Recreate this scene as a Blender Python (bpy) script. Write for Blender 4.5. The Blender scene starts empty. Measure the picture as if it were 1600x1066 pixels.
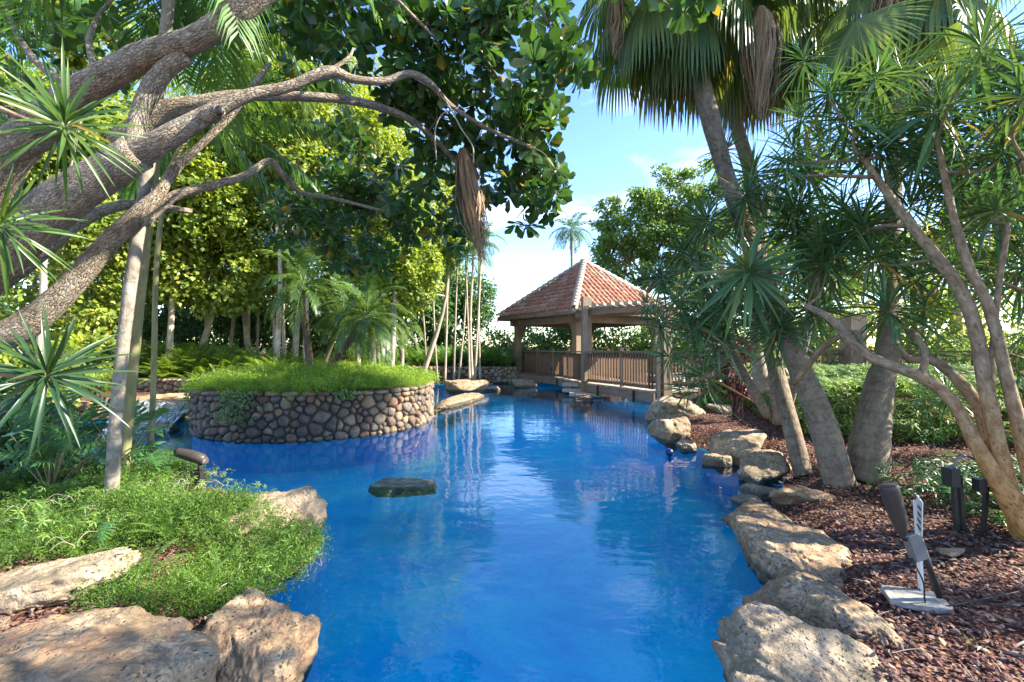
import bpy, math, random
import numpy as np
from mathutils import Matrix, Vector
from mathutils.geometry import delaunay_2d_cdt

rng = np.random.default_rng(7)
random.seed(7)
F = 711.0; EYE = 1.5; HY = 541.0          # focal length in photo pixels, eye height over the water, horizon row
def P(px, py, D): return np.array([(px-800)/F*D, D, EYE+(HY-py)/F*D])
def G(px, py, z=0.0):
    D = F*(EYE-z)/(py-HY); return np.array([(px-800)/F*D, D, z])

# ------------------------------------------------------------------ camera, sky, sun, exposure
S = bpy.context.scene
cam_d = bpy.data.cameras.new('camera'); cam = bpy.data.objects.new('camera', cam_d)
S.collection.objects.link(cam); S.camera = cam
cam.location = (0, 0, EYE); cam.rotation_euler = (math.radians(90), 0, 0)
cam_d.sensor_width = 36; cam_d.lens = 16.0; cam_d.shift_y = 0.005; cam_d.clip_start = 0.05; cam_d.clip_end = 1500

SUN_DIR = Vector((0.80, -0.04, 0.60)).normalized()
sun_el = math.asin(SUN_DIR.z); sun_az = math.atan2(SUN_DIR.x, SUN_DIR.y)
W = bpy.data.worlds.new('World'); S.world = W; W.use_nodes = True
nt = W.node_tree; nt.nodes.clear()
wo = nt.nodes.new('ShaderNodeOutputWorld'); bg = nt.nodes.new('ShaderNodeBackground')
sky = nt.nodes.new('ShaderNodeTexSky'); sky.sky_type = 'NISHITA'; sky.sun_disc = False
sky.sun_elevation = sun_el; sky.sun_rotation = sun_az
sky.air_density = 1.0; sky.dust_density = 0.1; sky.ozone_density = 1.6
tc = nt.nodes.new('ShaderNodeTexCoord'); mp = nt.nodes.new('ShaderNodeMapping'); mp.inputs['Scale'].default_value = (1.0, 1.0, 2.6)
no = nt.nodes.new('ShaderNodeTexNoise'); no.inputs['Scale'].default_value = 2.3; no.inputs['Detail'].default_value = 7; no.inputs['Roughness'].default_value = 0.55
no.inputs['Distortion'].default_value = 0.4
rp = nt.nodes.new('ShaderNodeValToRGB'); rp.color_ramp.elements[0].position = 0.54; rp.color_ramp.elements[1].position = 0.85
rp.color_ramp.elements[1].color = (0.75, 0.75, 0.75, 1)
mx = nt.nodes.new('ShaderNodeMix'); mx.data_type = 'RGBA'
mx.inputs[7].default_value = (7.5, 7.6, 8.0, 1)
nt.links.new(tc.outputs['Generated'], mp.inputs[0]); nt.links.new(mp.outputs[0], no.inputs['Vector'])
nt.links.new(no.outputs[0], rp.inputs[0]); nt.links.new(rp.outputs[0], mx.inputs[0]); hs = nt.nodes.new('ShaderNodeHueSaturation'); hs.inputs['Saturation'].default_value = 1.2; hs.inputs['Hue'].default_value = 0.512; nt.links.new(sky.outputs[0], hs.inputs['Color']); nt.links.new(hs.outputs[0], mx.inputs[6])
nt.links.new(mx.outputs[2], bg.inputs[0]); nt.links.new(bg.outputs[0], wo.inputs[0])
bg.inputs[1].default_value = 0.078
sl = bpy.data.lights.new('sun', 'SUN'); sl.energy = 3.0; sl.angle = math.radians(0.6); sl.color = (1.0, 0.90, 0.74)
so = bpy.data.objects.new('sun', sl); S.collection.objects.link(so)
so.rotation_euler = SUN_DIR.to_track_quat('Z', 'Y').to_euler()
S.view_settings.view_transform = 'Standard'; S.view_settings.look = 'None'
S.view_settings.exposure = 2.8; S.view_settings.gamma = 1; S.view_settings.use_curve_mapping = False
S.render.engine = 'CYCLES'; S.cycles.max_bounces = 8; S.cycles.transparent_max_bounces = 12
S.cycles.sample_clamp_indirect = 6

# ------------------------------------------------------------------ noise
def _h(ix, iy, iz, s):
    h = (ix.astype(np.uint32)*np.uint32(374761393) + iy.astype(np.uint32)*np.uint32(668265263) + iz.astype(np.uint32)*np.uint32(2147483647) + np.uint32(s*974711 % 4294967295))
    h = (h ^ (h >> np.uint32(13)))*np.uint32(1274126177); h = h ^ (h >> np.uint32(16))
    h = h*np.uint32(2246822519); h = h ^ (h >> np.uint32(15))
    return h.astype(np.float64)/4294967295.0
def vnoise(p, s=0):
    i = np.floor(p).astype(np.int64); f = p-i; f = f*f*(3-2*f); r = 0
    for a in (0, 1):
        wa = f[:, 0] if a else 1-f[:, 0]
        for b in (0, 1):
            wb = f[:, 1] if b else 1-f[:, 1]
            for c in (0, 1):
                wc = f[:, 2] if c else 1-f[:, 2]
                r = r+wa*wb*wc*_h(i[:, 0]+a, i[:, 1]+b, i[:, 2]+c, s)
    return r*2-1
def fbm(p, o=4, s=0, g=0.5):
    r = 0; a = 1
    for k in range(o):
        r = r+a*vnoise(p*(2.03**k)+k*17.3, s+k); a *= g
    return r
def nrm(v): return v/np.maximum(np.linalg.norm(v, axis=-1, keepdims=True), 1e-9)

# ------------------------------------------------------------------ geometry builder
class Geo:
    def __init__(s): s.V = []; s.T = []; s.Q = []; s.C = []; s.n = 0
    def add(s, V, T=None, Q=None, tc=None):
        V = np.asarray(V, float).reshape(-1, 3)
        if T is not None and len(T): s.T.append(np.asarray(T, np.int64).reshape(-1, 3)+s.n)
        if Q is not None and len(Q): s.Q.append(np.asarray(Q, np.int64).reshape(-1, 4)+s.n)
        s.V.append(V); s.C.append(V if tc is None else tc); s.n += len(V); return s
    def arr(s):
        V = np.concatenate(s.V); T = np.concatenate(s.T) if s.T else np.zeros((0, 3), int)
        if s.Q:
            q = np.concatenate(s.Q); T = np.concatenate([T, q[:, [0, 1, 2]], q[:, [0, 2, 3]]])
        return V, T
    def mesh(s, name, off=(0, 0, 0), smooth=True):
        V = np.concatenate(s.V)-np.asarray(off); C = np.concatenate(s.C)
        T = np.concatenate(s.T) if s.T else np.zeros((0, 3), int); Q = np.concatenate(s.Q) if s.Q else np.zeros((0, 4), int)
        me = bpy.data.meshes.new(name); me.vertices.add(len(V)); me.vertices.foreach_set('co', V.astype(np.float32).ravel())
        li = np.concatenate([T.ravel(), Q.ravel()]); me.loops.add(len(li)); me.loops.foreach_set('vertex_index', li.astype(np.int32))
        st = np.concatenate([np.arange(len(T))*3, len(T)*3+np.arange(len(Q))*4]); me.polygons.add(len(st))
        me.polygons.foreach_set('loop_start', st.astype(np.int32))
        me.polygons.foreach_set('use_smooth', np.full(len(st), smooth))
        at = me.attributes.new('tc', 'FLOAT_VECTOR', 'POINT'); at.data.foreach_set('vector', C.astype(np.float32).ravel())
        me.update(calc_edges=True); me.validate(); return me

WM = {}
def link(o, parent=None, M=None):
    S.collection.objects.link(o); M = M or Matrix.Identity(4)
    if parent is not None:
        o.parent = parent; o.matrix_local = WM[parent].inverted() @ M
    else: o.matrix_world = M
    WM[o] = M; return o
def thing(name, label, cat, loc=(0, 0, 0), group=None):
    o = bpy.data.objects.new(name, None); o.empty_display_size = 0.1
    link(o, None, Matrix.Translation(Vector(tuple(float(c) for c in loc)))); return tag(o, label, cat, group)
def tag(o, label, cat, group=None):
    o['label'] = label; o['category'] = cat
    if group: o['group'] = group
    return o
def part(name, geo, m, parent=None, kind=None, smooth=True, loc=None):
    off = np.array(WM[parent].translation) if parent is not None and loc is None else np.array(loc if loc is not None else (0, 0, 0), float)
    me = geo.mesh(name, off, smooth); me.materials.append(m)
    o = bpy.data.objects.new(name, me); link(o, parent, Matrix.Translation(Vector(off)))
    if kind: o['kind'] = kind
    return o
def inst(name, me, M, parent=None, m=None):
    o = bpy.data.objects.new(name, me); link(o, parent, M); return o
def single(name, geo, m, label, cat, group=None, loc=(0, 0, 0), smooth=True):
    return tag(part(name, geo, m, None, None, smooth, loc), label, cat, group)
def struct(name, geo, m, smooth=True, kind='structure'):
    return part(name, geo, m, None, kind, smooth)
def mtx(a, n, pos, s=1.0):
    a = np.asarray(a, float); a = a/np.linalg.norm(a); n = np.asarray(n, float); n = n-a*np.dot(n, a)
    if np.linalg.norm(n) < 1e-5: n = np.cross(a, (0.3, 0.9, 0.1))
    n = n/np.linalg.norm(n); b = np.cross(n, a)
    s = np.ones(3)*s
    return Matrix(((a[0]*s[0], b[0]*s[1], n[0]*s[2], pos[0]), (a[1]*s[0], b[1]*s[1], n[1]*s[2], pos[1]), (a[2]*s[0], b[2]*s[1], n[2]*s[2], pos[2]), (0, 0, 0, 1)))

def spline(pts, sub):
    p = np.asarray(pts, float)
    if len(p) == 2: t = np.linspace(0, 1, sub+1)[:, None]; return p[0]*(1-t)+p[1]*t
    e = np.vstack([2*p[0]-p[1], p, 2*p[-1]-p[-2]]); e[0, 3:] = p[0, 3:]; e[-1, 3:] = p[-1, 3:]; out = []
    for i in range(1, len(e)-2):
        t = np.linspace(0, 1, sub, endpoint=False)[:, None]; a, b, c, d = e[i-1], e[i], e[i+1], e[i+2]
        out.append(0.5*((2*b)+(c-a)*t+(2*a-5*b+4*c-d)*t**2+(3*b-a-3*c+d)*t**3))
    out.append(p[-1:]); return np.vstack(out)
def tube(geo, pts, sides=10, sub=5, rough=0.0, seed=0, rings=0.0, ringstep=0.05, nf=5.0, cap=True):
    s = spline(pts, sub); c = s[:, :3]; r = np.maximum(s[:, 3], 1e-4); n = len(c)
    t = nrm(np.gradient(c, axis=0)); L = np.concatenate([[0], np.cumsum(np.linalg.norm(np.diff(c, axis=0), axis=1))])
    u = np.cross(t[0], (0.1, 1, 0.2)); u /= np.linalg.norm(u); U = []
    for i in range(n):
        u = u-t[i]*np.dot(u, t[i]); u = u/np.linalg.norm(u); U.append(u)
    U = np.array(U); B = np.cross(t, U); th = np.linspace(0, 2*np.pi, sides, endpoint=False)
    d = U[:, None]*np.cos(th)[None, :, None]+B[:, None]*np.sin(th)[None, :, None]
    tcv = np.stack([np.cos(th)[None]*r[:, None], np.sin(th)[None]*r[:, None], np.repeat(L[:, None], sides, 1)], -1)
    rr = np.repeat(r[:, None], sides, 1)
    if rough: rr = rr*(1+rough*fbm((tcv*np.array([nf, nf, nf*0.45])).reshape(-1, 3)+seed*3.1, 3, seed).reshape(n, sides))
    if rings: rr = rr*(1+rings*(((L[:, None]/ringstep+0.15*np.sin(th*2)[None]) % 1.0)-0.5))
    V = (c[:, None]+d*rr[..., None]).reshape(-1, 3)
    i = np.arange(n-1)[:, None]*sides; j = np.arange(sides)[None]; k = (j+1) % sides
    Q = np.stack([i+j, i+k, i+sides+k, i+sides+j], -1).reshape(-1, 4)
    T = None
    if cap:
        V = np.vstack([V, c[0], c[-1]]); a = np.arange(sides); T = np.vstack([np.stack([np.full(sides, n*sides), (a+1) % sides, a], 1), np.stack([np.full(sides, n*sides+1), (n-1)*sides+a, (n-1)*sides+(a+1) % sides], 1)])
        tcv = np.vstack([tcv.reshape(-1, 3), tcv[0, 0], tcv[-1, 0]])
    geo.add(V, T, Q, tcv.reshape(-1, 3)); return s
def beam(geo, a, b, w, h, up=(0, 0, 1), ext=0.0):
    a = np.asarray(a, float); b = np.asarray(b, float); d = (b-a)/np.linalg.norm(b-a); a = a-d*ext; b = b+d*ext
    s = np.cross(d, up); s = s/np.linalg.norm(s); u = np.cross(s, d); V = []
    for p in (a, b):
        for i, j in ((-1, -1), (1, -1), (1, 1), (-1, 1)): V.append(p+s*w/2*i+u*h/2*j)
    L = np.linalg.norm(b-a); tcv = [(i*w/2, j*h/2, z) for z in (0, L) for i, j in ((-1, -1), (1, -1), (1, 1), (-1, 1))]
    geo.add(V, None, [(0, 3, 2, 1), (4, 5, 6, 7), (0, 1, 5, 4), (1, 2, 6, 5), (2, 3, 7, 6), (3, 0, 4, 7)], np.array(tcv)+a.sum()); return geo

def scatter(geo, tm, pos, A, N, s):
    V, T = tm; pos = np.asarray(pos, float); a = nrm(np.asarray(A, float)); N = np.asarray(N, float)
    nn = N-(N*a).sum(1, keepdims=True)*a; nn = nrm(nn+1e-6); b = np.cross(nn, a); s = np.broadcast_to(np.asarray(s, float), (len(pos),))[:, None, None]
    W_ = s*(V[None, :, 0, None]*a[:, None]+V[None, :, 1, None]*b[:, None]+V[None, :, 2, None]*nn[:, None])+pos[:, None]
    TT = T[None]+(np.arange(len(pos))*len(V))[:, None, None]
    geo.add(W_.reshape(-1, 3), TT.reshape(-1, 3)); return geo

# leaf: along +X, width Y, face +Z
def leaf(W_=0.5, m=2, prof=None, fold=0.12, curl=-0.15, L=1.0):
    prof = prof or (lambda t: math.sin(math.pi*t)**0.8)
    V = [(0, 0, 0)]; T = []
    for i in range(m):
        t = (i+1)/(m+1); w = W_*prof(t)/2; z = curl*t*t
        V += [(t*L, -w, z+fold*w*2), (t*L, 0, z), (t*L, w, z+fold*w*2)]
    V.append((L, 0, curl)); e = len(V)-1
    T += [(0, 1, 2), (0, 2, 3)]
    for i in range(m-1):
        a = 1+3*i; b = a+3; T += [(a, b, b+1), (a, b+1, a+1), (a+1, b+1, b+2), (a+1, b+2, a+2)]
    a = 1+3*(m-1); T += [(a, e, a+1), (a+1, e, a+2)]
    return np.array(V, float), np.array(T)
OBOV = leaf(0.56, 3, lambda t: (0.42 if t < 0.3 else 0.8 if t < 0.6 else 1.0), 0.10, -0.12)
ROUND4 = leaf(0.85, 1, lambda t: 1.0, 0.12, -0.18)
OV4 = leaf(0.5, 1, lambda t: 1.0, 0.15, -0.2)
ROUND = leaf(0.95, 2, lambda t: 1.0, 0.12, -0.18)
OVATE = leaf(0.5, 2, lambda t: 1.0 if t < 0.5 else 0.75, 0.15, -0.2)
LANCE = leaf(0.24, 2, lambda t: 1.0 if t < 0.5 else 0.8, 0.2, -0.25)
BLADE = leaf(0.056, 4, lambda t: 0.8 if t < 0.3 else 1.0 if t < 0.5 else 0.85 if t < 0.7 else 0.55, 0.25, -0.16)
BLADE2 = leaf(0.052, 4, lambda t: 0.8 if t < 0.3 else 1.0 if t < 0.5 else 0.85 if t < 0.7 else 0.55, 0.25, -0.5)

def dirs_around(axis, n, e0, e1, seed=0):
    """n directions round an axis, elevation from e0 (first, inner) to e1 degrees (last, outer)"""
    r = np.random.default_rng(seed); axis = np.asarray(axis, float)/np.linalg.norm(axis)
    u = np.cross(axis, (0.21, 0.93, 0.31)); u /= np.linalg.norm(u); v = np.cross(axis, u)
    i = np.arange(n); az = i*2.39996+r.normal(0, .12, n); el = np.radians(e0+(e1-e0)*(i/(n-1))**0.8+r.normal(0, 5, n))
    return np.cos(el)[:, None]*(np.cos(az)[:, None]*u+np.sin(az)[:, None]*v)+np.sin(el)[:, None]*axis
def rosette(tm, n, e0, e1, seed, s0=0.8, s1=1.0, axis=(1, 0, 0), base=0.02):
    r = np.random.default_rng(seed); d = dirs_around(axis, n, e0, e1, seed); g = Geo()
    N = np.asarray(axis, float)[None]-d*(d@np.asarray(axis, float))[:, None]*0+r.normal(0, .12, (n, 3))
    scatter(g, tm, d*base, d, N, np.linspace(s0, s1, n)*r.uniform(.85, 1.1, n)); return g.arr()
def rnd_dirs(n, r=rng): return nrm(r.normal(0, 1, (n, 3)))

# ------------------------------------------------------------------ materials
class MT:
    def __init__(s, name):
        s.m = bpy.data.materials.new(name); s.m.use_nodes = True; s.t = s.m.node_tree; s.t.nodes.clear()
        s.out = s.t.nodes.new('ShaderNodeOutputMaterial')
    def n(s, ty, ins=None, **pr):
        nd = s.t.nodes.new('ShaderNode'+ty)
        for k, v in pr.items(): setattr(nd, k, v)
        for k, v in (ins or {}).items():
            i = nd.inputs[k]
            if isinstance(v, bpy.types.NodeSocket): s.t.links.new(v, i)
            elif isinstance(v, (tuple, list)) and len(v) == 3 and i.type == 'RGBA': i.default_value = (*v, 1)
            else: i.default_value = v
        return nd
    def ramp(s, fac, st, interp='LINEAR'):
        nd = s.n('ValToRGB', {0: fac}); cr = nd.color_ramp; cr.interpolation = interp
        while len(cr.elements) < len(st): cr.elements.new(0.5)
        for e, (p, c) in zip(cr.elements, st): e.position = p; e.color = (*c, 1) if len(c) == 3 else c
        return nd.outputs[0]
    def noise(s, vec, sc, det=4, ro=0.55, dist=0.0):
        return s.n('TexNoise', {'Vector': vec, 'Scale': sc, 'Detail': det, 'Roughness': ro, 'Distortion': dist}).outputs[0]
    def mix(s, f, a, b, blend='MIX'):
        nd = s.t.nodes.new('ShaderNodeMix'); nd.data_type = 'RGBA'; nd.blend_type = blend
        for i, v in ((0, f), (6, a), (7, b)):
            if isinstance(v, bpy.types.NodeSocket): s.t.links.new(v, nd.inputs[i])
            elif i == 0: nd.inputs[0].default_value = v
            else: nd.inputs[i].default_value = (*v, 1)
        return nd.outputs[2]
    def math(s, op, a, b=0.0): return s.n('Math', {0: a, 1: b}, operation=op).outputs[0]
    def obj(s): return s.n('TexCoord').outputs['Object']
    def tc(s): return s.n('Attribute', attribute_name='tc').outputs['Vector']
    def map(s, v, sc): return s.n('Mapping', {0: v, 3: sc}).outputs[0]
    def end(s, col, rough=0.8, h=None, bs=0.5, bd=0.01, spec=0.4, extra=None, **kw):
        ins = {'Base Color': col, 'Roughness': rough, 'Specular IOR Level': spec}; ins.update(kw)
        if h is not None: ins['Normal'] = s.n('Bump', {'Height': h, 'Strength': bs, 'Distance': bd}).outputs[0]
        b = s.n('BsdfPrincipled', ins).outputs[0]
        if extra: b = extra(b)
        s.t.links.new(b, s.out.inputs[0]); return s.m

def m_leaf(name, c1, c2, c3=None, trans=0.35, rough=0.38, spec=0.5, tcol=None, old_or_glow=None):
    t = MT(name); g = t.n('NewGeometry').outputs['Random Per Island']; o = t.n('ObjectInfo').outputs['Random']
    f = t.math('FRACT', t.math('ADD', g, o)); st = [(0.0, c1), (0.55, c2), (0.93, c3 or c2)]
    if old_or_glow: st += [(0.965, c3 or c2), (0.985, old_or_glow)]
    col = t.ramp(f, st); no_ = t.noise(t.n('NewGeometry').outputs['Position'], 1.6, 4, 0.65); col = t.mix(t.ramp(no_, [(0.42, (0, 0, 0)), (0.66, (0.6,)*3)]), col, c3 or c2); col = t.mix(t.ramp(t.noise(t.n('NewGeometry').outputs['Position'], 2.3, 3), [(0.34, (0.55,)*3), (0.5, (0, 0, 0))]), col, c1)
    tcn = t.mix(1.0, col, tcol or (1.9, 1.7, 0.75), 'MULTIPLY')
    tr = t.n('BsdfTranslucent', {0: tcn}).outputs[0]
    return t.end(col, rough, spec=spec, extra=lambda b: t.n('MixShader', {0: trans, 1: b, 2: tr}).outputs[0])
def m_bark(name, c1, c2, c3, sc=14, stretch=0.3, bd=0.02, lich=None, crack=True, ringf=0):
    t = MT(name); v = t.map(t.tc(), (1, 1, stretch)); n1 = t.noise(v, sc, 6, 0.65, 0.6); n2 = t.noise(t.tc(), sc*0.22, 4, 0.6)
    col = t.ramp(n1, [(0.32, c1), (0.5, c2), (0.68, c3)]); col = t.mix(t.ramp(n2, [(0.38, (0, 0, 0)), (0.62, (0.55,)*3)]), col, c3)
    h = n1
    if crack:
        vo = t.n('TexVoronoi', {'Vector': t.mix(0.06, t.map(t.tc(), (1, 1, stretch*1.3)), t.n('TexNoise', {'Vector': v, 'Scale': sc*.6}).outputs[1]), 'Scale': sc*1.5}, feature='DISTANCE_TO_EDGE').outputs[0]
        ed = t.ramp(vo, [(0.0, (0, 0, 0)), (0.16, (1, 1, 1))]); col = t.mix(t.mix(0.42, (0.0,)*3, t.ramp(vo, [(0.0, (1, 1, 1)), (0.12, (0, 0, 0))])), col, tuple(x*0.35 for x in c1)); h = t.math('ADD', n1, t.math('MULTIPLY', ed, 0.6))
    if ringf:
        rs_ = 0.35
        w = t.n('TexWave', {'Vector': t.tc(), 'Scale': ringf, 'Distortion': 2.5, 'Detail': 2, 'Detail Scale': 3}, bands_direction='Z').outputs[1]
        col = t.mix(t.ramp(w, [(0.0, (0.22,)*3), (0.2, (0, 0, 0))]), col, tuple(x*0.6 for x in c1)); h = t.math('ADD', h, t.math('MULTIPLY', w, 0.12))
    if lich: col = t.mix(t.ramp(t.noise(t.obj(), 5, 5, 0.7), [(0.55, (0, 0, 0)), (0.66, (0.75,)*3)]), col, lich)
    return t.end(col, 0.9, h, 0.9, bd, spec=0.2)
def m_rock(name, c1, c2, c3, dark=(0.06, 0.055, 0.045), warm=(0.45, 0.24, 0.12), sc=3.0, pit=0.5, moss=0.0, wet=True):
    t = MT(name); g = t.n('NewGeometry').outputs['Position']; n1 = t.noise(g, sc, 8, 0.68, 0.8); n2 = t.noise(g, sc*0.5, 3, 0.5, 0.5); n3 = t.noise(g, sc*12, 5, 0.7)
    col = t.ramp(n1, [(0.3, c1), (0.5, c2), (0.66, c3)]); col = t.mix(t.ramp(n2, [(0.5, (0, 0, 0)), (0.68, (0.7,)*3)]), col, warm)
    vo = t.n('TexVoronoi', {'Vector': g, 'Scale': sc*11, 'Randomness': 1.0}).outputs[0]
    pm = t.math('MULTIPLY', t.ramp(vo, [(0.08, (1, 1, 1)), (0.3, (0, 0, 0))]), t.ramp(n1, [(0.45, (0, 0, 0)), (0.6, (1, 1, 1))]))
    col = t.mix(t.math('MULTIPLY', pm, pit), col, dark)
    col = t.mix(t.ramp(n3, [(0.25, (0.5,)*3), (0.5, (0, 0, 0))]), col, dark)
    vn = t.noise(g, sc*1.7, 6, 0.75, 1.4); col = t.mix(t.ramp(vn, [(0.44, (0, 0, 0)), (0.495, (0.55,)*3), (0.51, (0.55,)*3), (0.56, (0, 0, 0))]), col, dark)
    ng = t.noise(g, sc*0.8, 7, 0.7, 1.0); col = t.mix(t.ramp(ng, [(0.47, (0, 0, 0)), (0.56, (0.62,)*3)]), col, tuple(x*0.42 for x in c2)); col = t.mix(t.ramp(t.noise(t.map(g, (1.3, .8, 1.7)), sc*.9, 5, .7, .6), [(0.55, (0, 0, 0)), (0.64, (0.55,)*3)]), col, warm)
    if moss: col = t.mix(t.ramp(t.noise(g, sc*1.3, 5, 0.7), [(0.5, (0, 0, 0)), (0.62, (moss,)*3)]), col, (0.05, 0.075, 0.02))
    rough = 0.85
    if wet:
        z = t.n('SeparateXYZ', {0: g}).outputs[2]; zz = t.math('ADD', z, t.math('MULTIPLY', n1, -0.12))
        wm = t.ramp(zz, [(0.0, (1, 1, 1)), (0.045, (0, 0, 0))]); col = t.mix(t.math('MULTIPLY', wm, 0.75), col, (0.04, 0.045, 0.028)); rough = t.math('SUBTRACT', 0.85, t.math('MULTIPLY', wm, 0.5))
    h = t.math('ADD', t.math('ADD', n1, t.math('MULTIPLY', n3, 0.25)), t.math('MULTIPLY', pm, -0.6))
    return t.end(col, rough, h, 1.0, 0.035, spec=0.3)
def m_wood(name, c1, c2, c3, sc=9):
    t = MT(name); v = t.map(t.tc(), (1, 1, 0.06)); n1 = t.noise(v, sc*6, 6, 0.7, 0.4); n2 = t.noise(t.tc(), 1.3, 4)
    r = t.n('ObjectInfo').outputs['Random']
    col = t.ramp(n1, [(0.3, c1), (0.5, c2), (0.72, c3)]); col = t.mix(t.ramp(n2, [(0.35, (0, 0, 0)), (0.7, (0.6,)*3)]), col, c3)
    col = t.mix(t.math('MULTIPLY', r, 0.35), col, c1)
    return t.end(col, 0.8, n1, 0.5, 0.006, spec=0.25)
def m_plain(name, c, rough=0.6, metal=0.0, var=0.25, sc=20):
    t = MT(name); n1 = t.noise(t.obj(), sc, 4); col = t.mix(t.ramp(n1, [(0.4, (0, 0, 0)), (0.7, (var,)*3)]), c, tuple(x*0.5+0.02 for x in c))
    return t.end(col, rough, n1, 0.2, 0.003, **{'Metallic': metal})

M = {}
M['canopy'] = m_leaf('canopy_leaf', (0.027, 0.069, 0.025), (0.040, 0.106, 0.027), (0.069, 0.163, 0.031), 0.28, 0.30, old_or_glow=(0.35, 0.22, 0.03))
M['seagrape'] = m_leaf('seagrape_leaf', (0.084, 0.156, 0.024), (0.168, 0.252, 0.036), (0.312, 0.372, 0.060), 0.45, 0.45, old_or_glow=(0.35, 0.28, 0.05))
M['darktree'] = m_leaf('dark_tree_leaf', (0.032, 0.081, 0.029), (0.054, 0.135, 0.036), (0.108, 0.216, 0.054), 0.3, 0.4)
M['greentree'] = m_leaf('green_tree_leaf', (0.045, 0.105, 0.022), (0.090, 0.195, 0.038), (0.195, 0.300, 0.060), 0.35, 0.42)
M['dracaena'] = m_leaf('dracaena_leaf', (0.031, 0.093, 0.044), (0.054, 0.145, 0.054), (0.111, 0.204, 0.060), 0.22, 0.26, old_or_glow=(0.30, 0.20, 0.04))
M['dracaena_dk'] = m_leaf('dracaena_leaf_shaded', (0.012, 0.04, 0.018), (0.022, 0.06, 0.022), (0.045, 0.09, 0.025), 0.2, 0.35)  # shade of the lower left head painted in as darker leaf colour
M['dracaena_lit'] = m_leaf('dracaena_leaf_sunlit', (0.025, 0.07, 0.018), (0.05, 0.11, 0.022), (0.10, 0.17, 0.03), 0.35, 0.35, old_or_glow=(0.30, 0.20, 0.04))  # sunlit copy for the foreground heads, sun painted into the leaf colour
M['fan'] = m_leaf('fan_frond', (0.039, 0.091, 0.039), (0.065, 0.130, 0.046), (0.156, 0.208, 0.052), 0.3, 0.4)
M['fan_y'] = m_leaf('fan_frond_yellowing', (0.12, 0.14, 0.03), (0.22, 0.22, 0.05), (0.35, 0.25, 0.08), 0.4, 0.45)
M['dead'] = m_leaf('dry_frond', (0.12, 0.08, 0.045), (0.24, 0.16, 0.09), (0.36, 0.26, 0.16), 0.15, 0.8, tcol=(1.2, 1.0, 0.8))
M['pinnate'] = m_leaf('pinnate_frond', (0.035, 0.084, 0.025), (0.063, 0.154, 0.035), (0.112, 0.224, 0.042), 0.35, 0.35)
M['date'] = m_leaf('date_frond', (0.05, 0.10, 0.025), (0.09, 0.16, 0.035), (0.14, 0.22, 0.05), 0.38, 0.35)
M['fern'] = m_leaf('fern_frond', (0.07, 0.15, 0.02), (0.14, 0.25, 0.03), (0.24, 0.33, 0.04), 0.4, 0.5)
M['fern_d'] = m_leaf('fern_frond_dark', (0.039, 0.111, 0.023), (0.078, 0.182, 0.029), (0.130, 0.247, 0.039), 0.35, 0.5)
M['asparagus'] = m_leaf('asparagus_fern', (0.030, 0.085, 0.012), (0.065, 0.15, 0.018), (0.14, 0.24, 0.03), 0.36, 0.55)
M['asp_lit'] = m_leaf('sunlit_asparagus_fern', (0.08, 0.17, 0.018), (0.15, 0.27, 0.025), (0.27, 0.38, 0.04), 0.42, 0.55)  # lighter copy of the asparagus fern, sunlight painted into its colour
M['hedge'] = m_leaf('hedge_leaf', (0.05, 0.12, 0.025), (0.11, 0.20, 0.04), (0.20, 0.30, 0.06), 0.3, 0.55, 0.3)
M['philo'] = m_leaf('philodendron_leaf', (0.026, 0.078, 0.029), (0.046, 0.130, 0.039), (0.078, 0.195, 0.046), 0.25, 0.40, 0.35)
M['burgundy'] = m_leaf('burgundy_leaf', (0.03, 0.012, 0.015), (0.07, 0.02, 0.025), (0.12, 0.04, 0.04), 0.25, 0.4, tcol=(1.6, 0.9, 0.9))
M['bark_big'] = m_bark('rough_bark', (0.13, 0.10, 0.07), (0.26, 0.21, 0.15), (0.44, 0.37, 0.28), 42, 0.28, 0.018, lich=(0.38, 0.34, 0.27))
M['bark_pale'] = m_bark('pale_bark', (0.18, 0.14, 0.10), (0.34, 0.28, 0.20), (0.50, 0.43, 0.33), 10, 0.25, 0.01, crack=False)
M['bark_grey'] = m_bark('grey_ringed_bark', (0.10, 0.085, 0.065), (0.19, 0.165, 0.13), (0.30, 0.27, 0.22), 30, 0.7, 0.008, lich=(0.36, 0.35, 0.31), crack=False, ringf=3.2)
def m_glow_bark():
    t = MT('bark_painted_glow'); n1 = t.noise(t.map(t.tc(), (1, 1, .5)), 26, 6, .65, .6); p = t.n('NewGeometry').outputs['Position']; z = t.n('SeparateXYZ', {0: p}).outputs[2]
    old_or_glow = t.ramp(t.math('ADD', t.math('MULTIPLY', z, .5), t.math('MULTIPLY', t.noise(p, 5, 4), .35)), [(.42, (1, 1, 1)), (.85, (0, 0, 0))])  # mask paints a warm glow on the stem bases, fading upward
    a = t.ramp(n1, [(.32, (.20, .09, .03)), (.5, (.40, .21, .07)), (.68, (.50, .33, .15))]); b = t.ramp(n1, [(.32, (.12, .08, .045)), (.5, (.22, .16, .10)), (.68, (.32, .26, .18))]); col = t.mix(old_or_glow, b, a)
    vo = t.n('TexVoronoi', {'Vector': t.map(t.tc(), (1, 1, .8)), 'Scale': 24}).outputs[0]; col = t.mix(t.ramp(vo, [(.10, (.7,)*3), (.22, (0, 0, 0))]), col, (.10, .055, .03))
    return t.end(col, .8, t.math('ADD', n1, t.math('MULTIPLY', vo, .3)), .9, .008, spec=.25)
M['bark_glow'] = m_glow_bark()
M['bamboo'] = m_bark('green_cane', (0.11, 0.12, 0.05), (0.19, 0.19, 0.085), (0.30, 0.25, 0.13), 8, 0.25, 0.003, crack=False)
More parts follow.
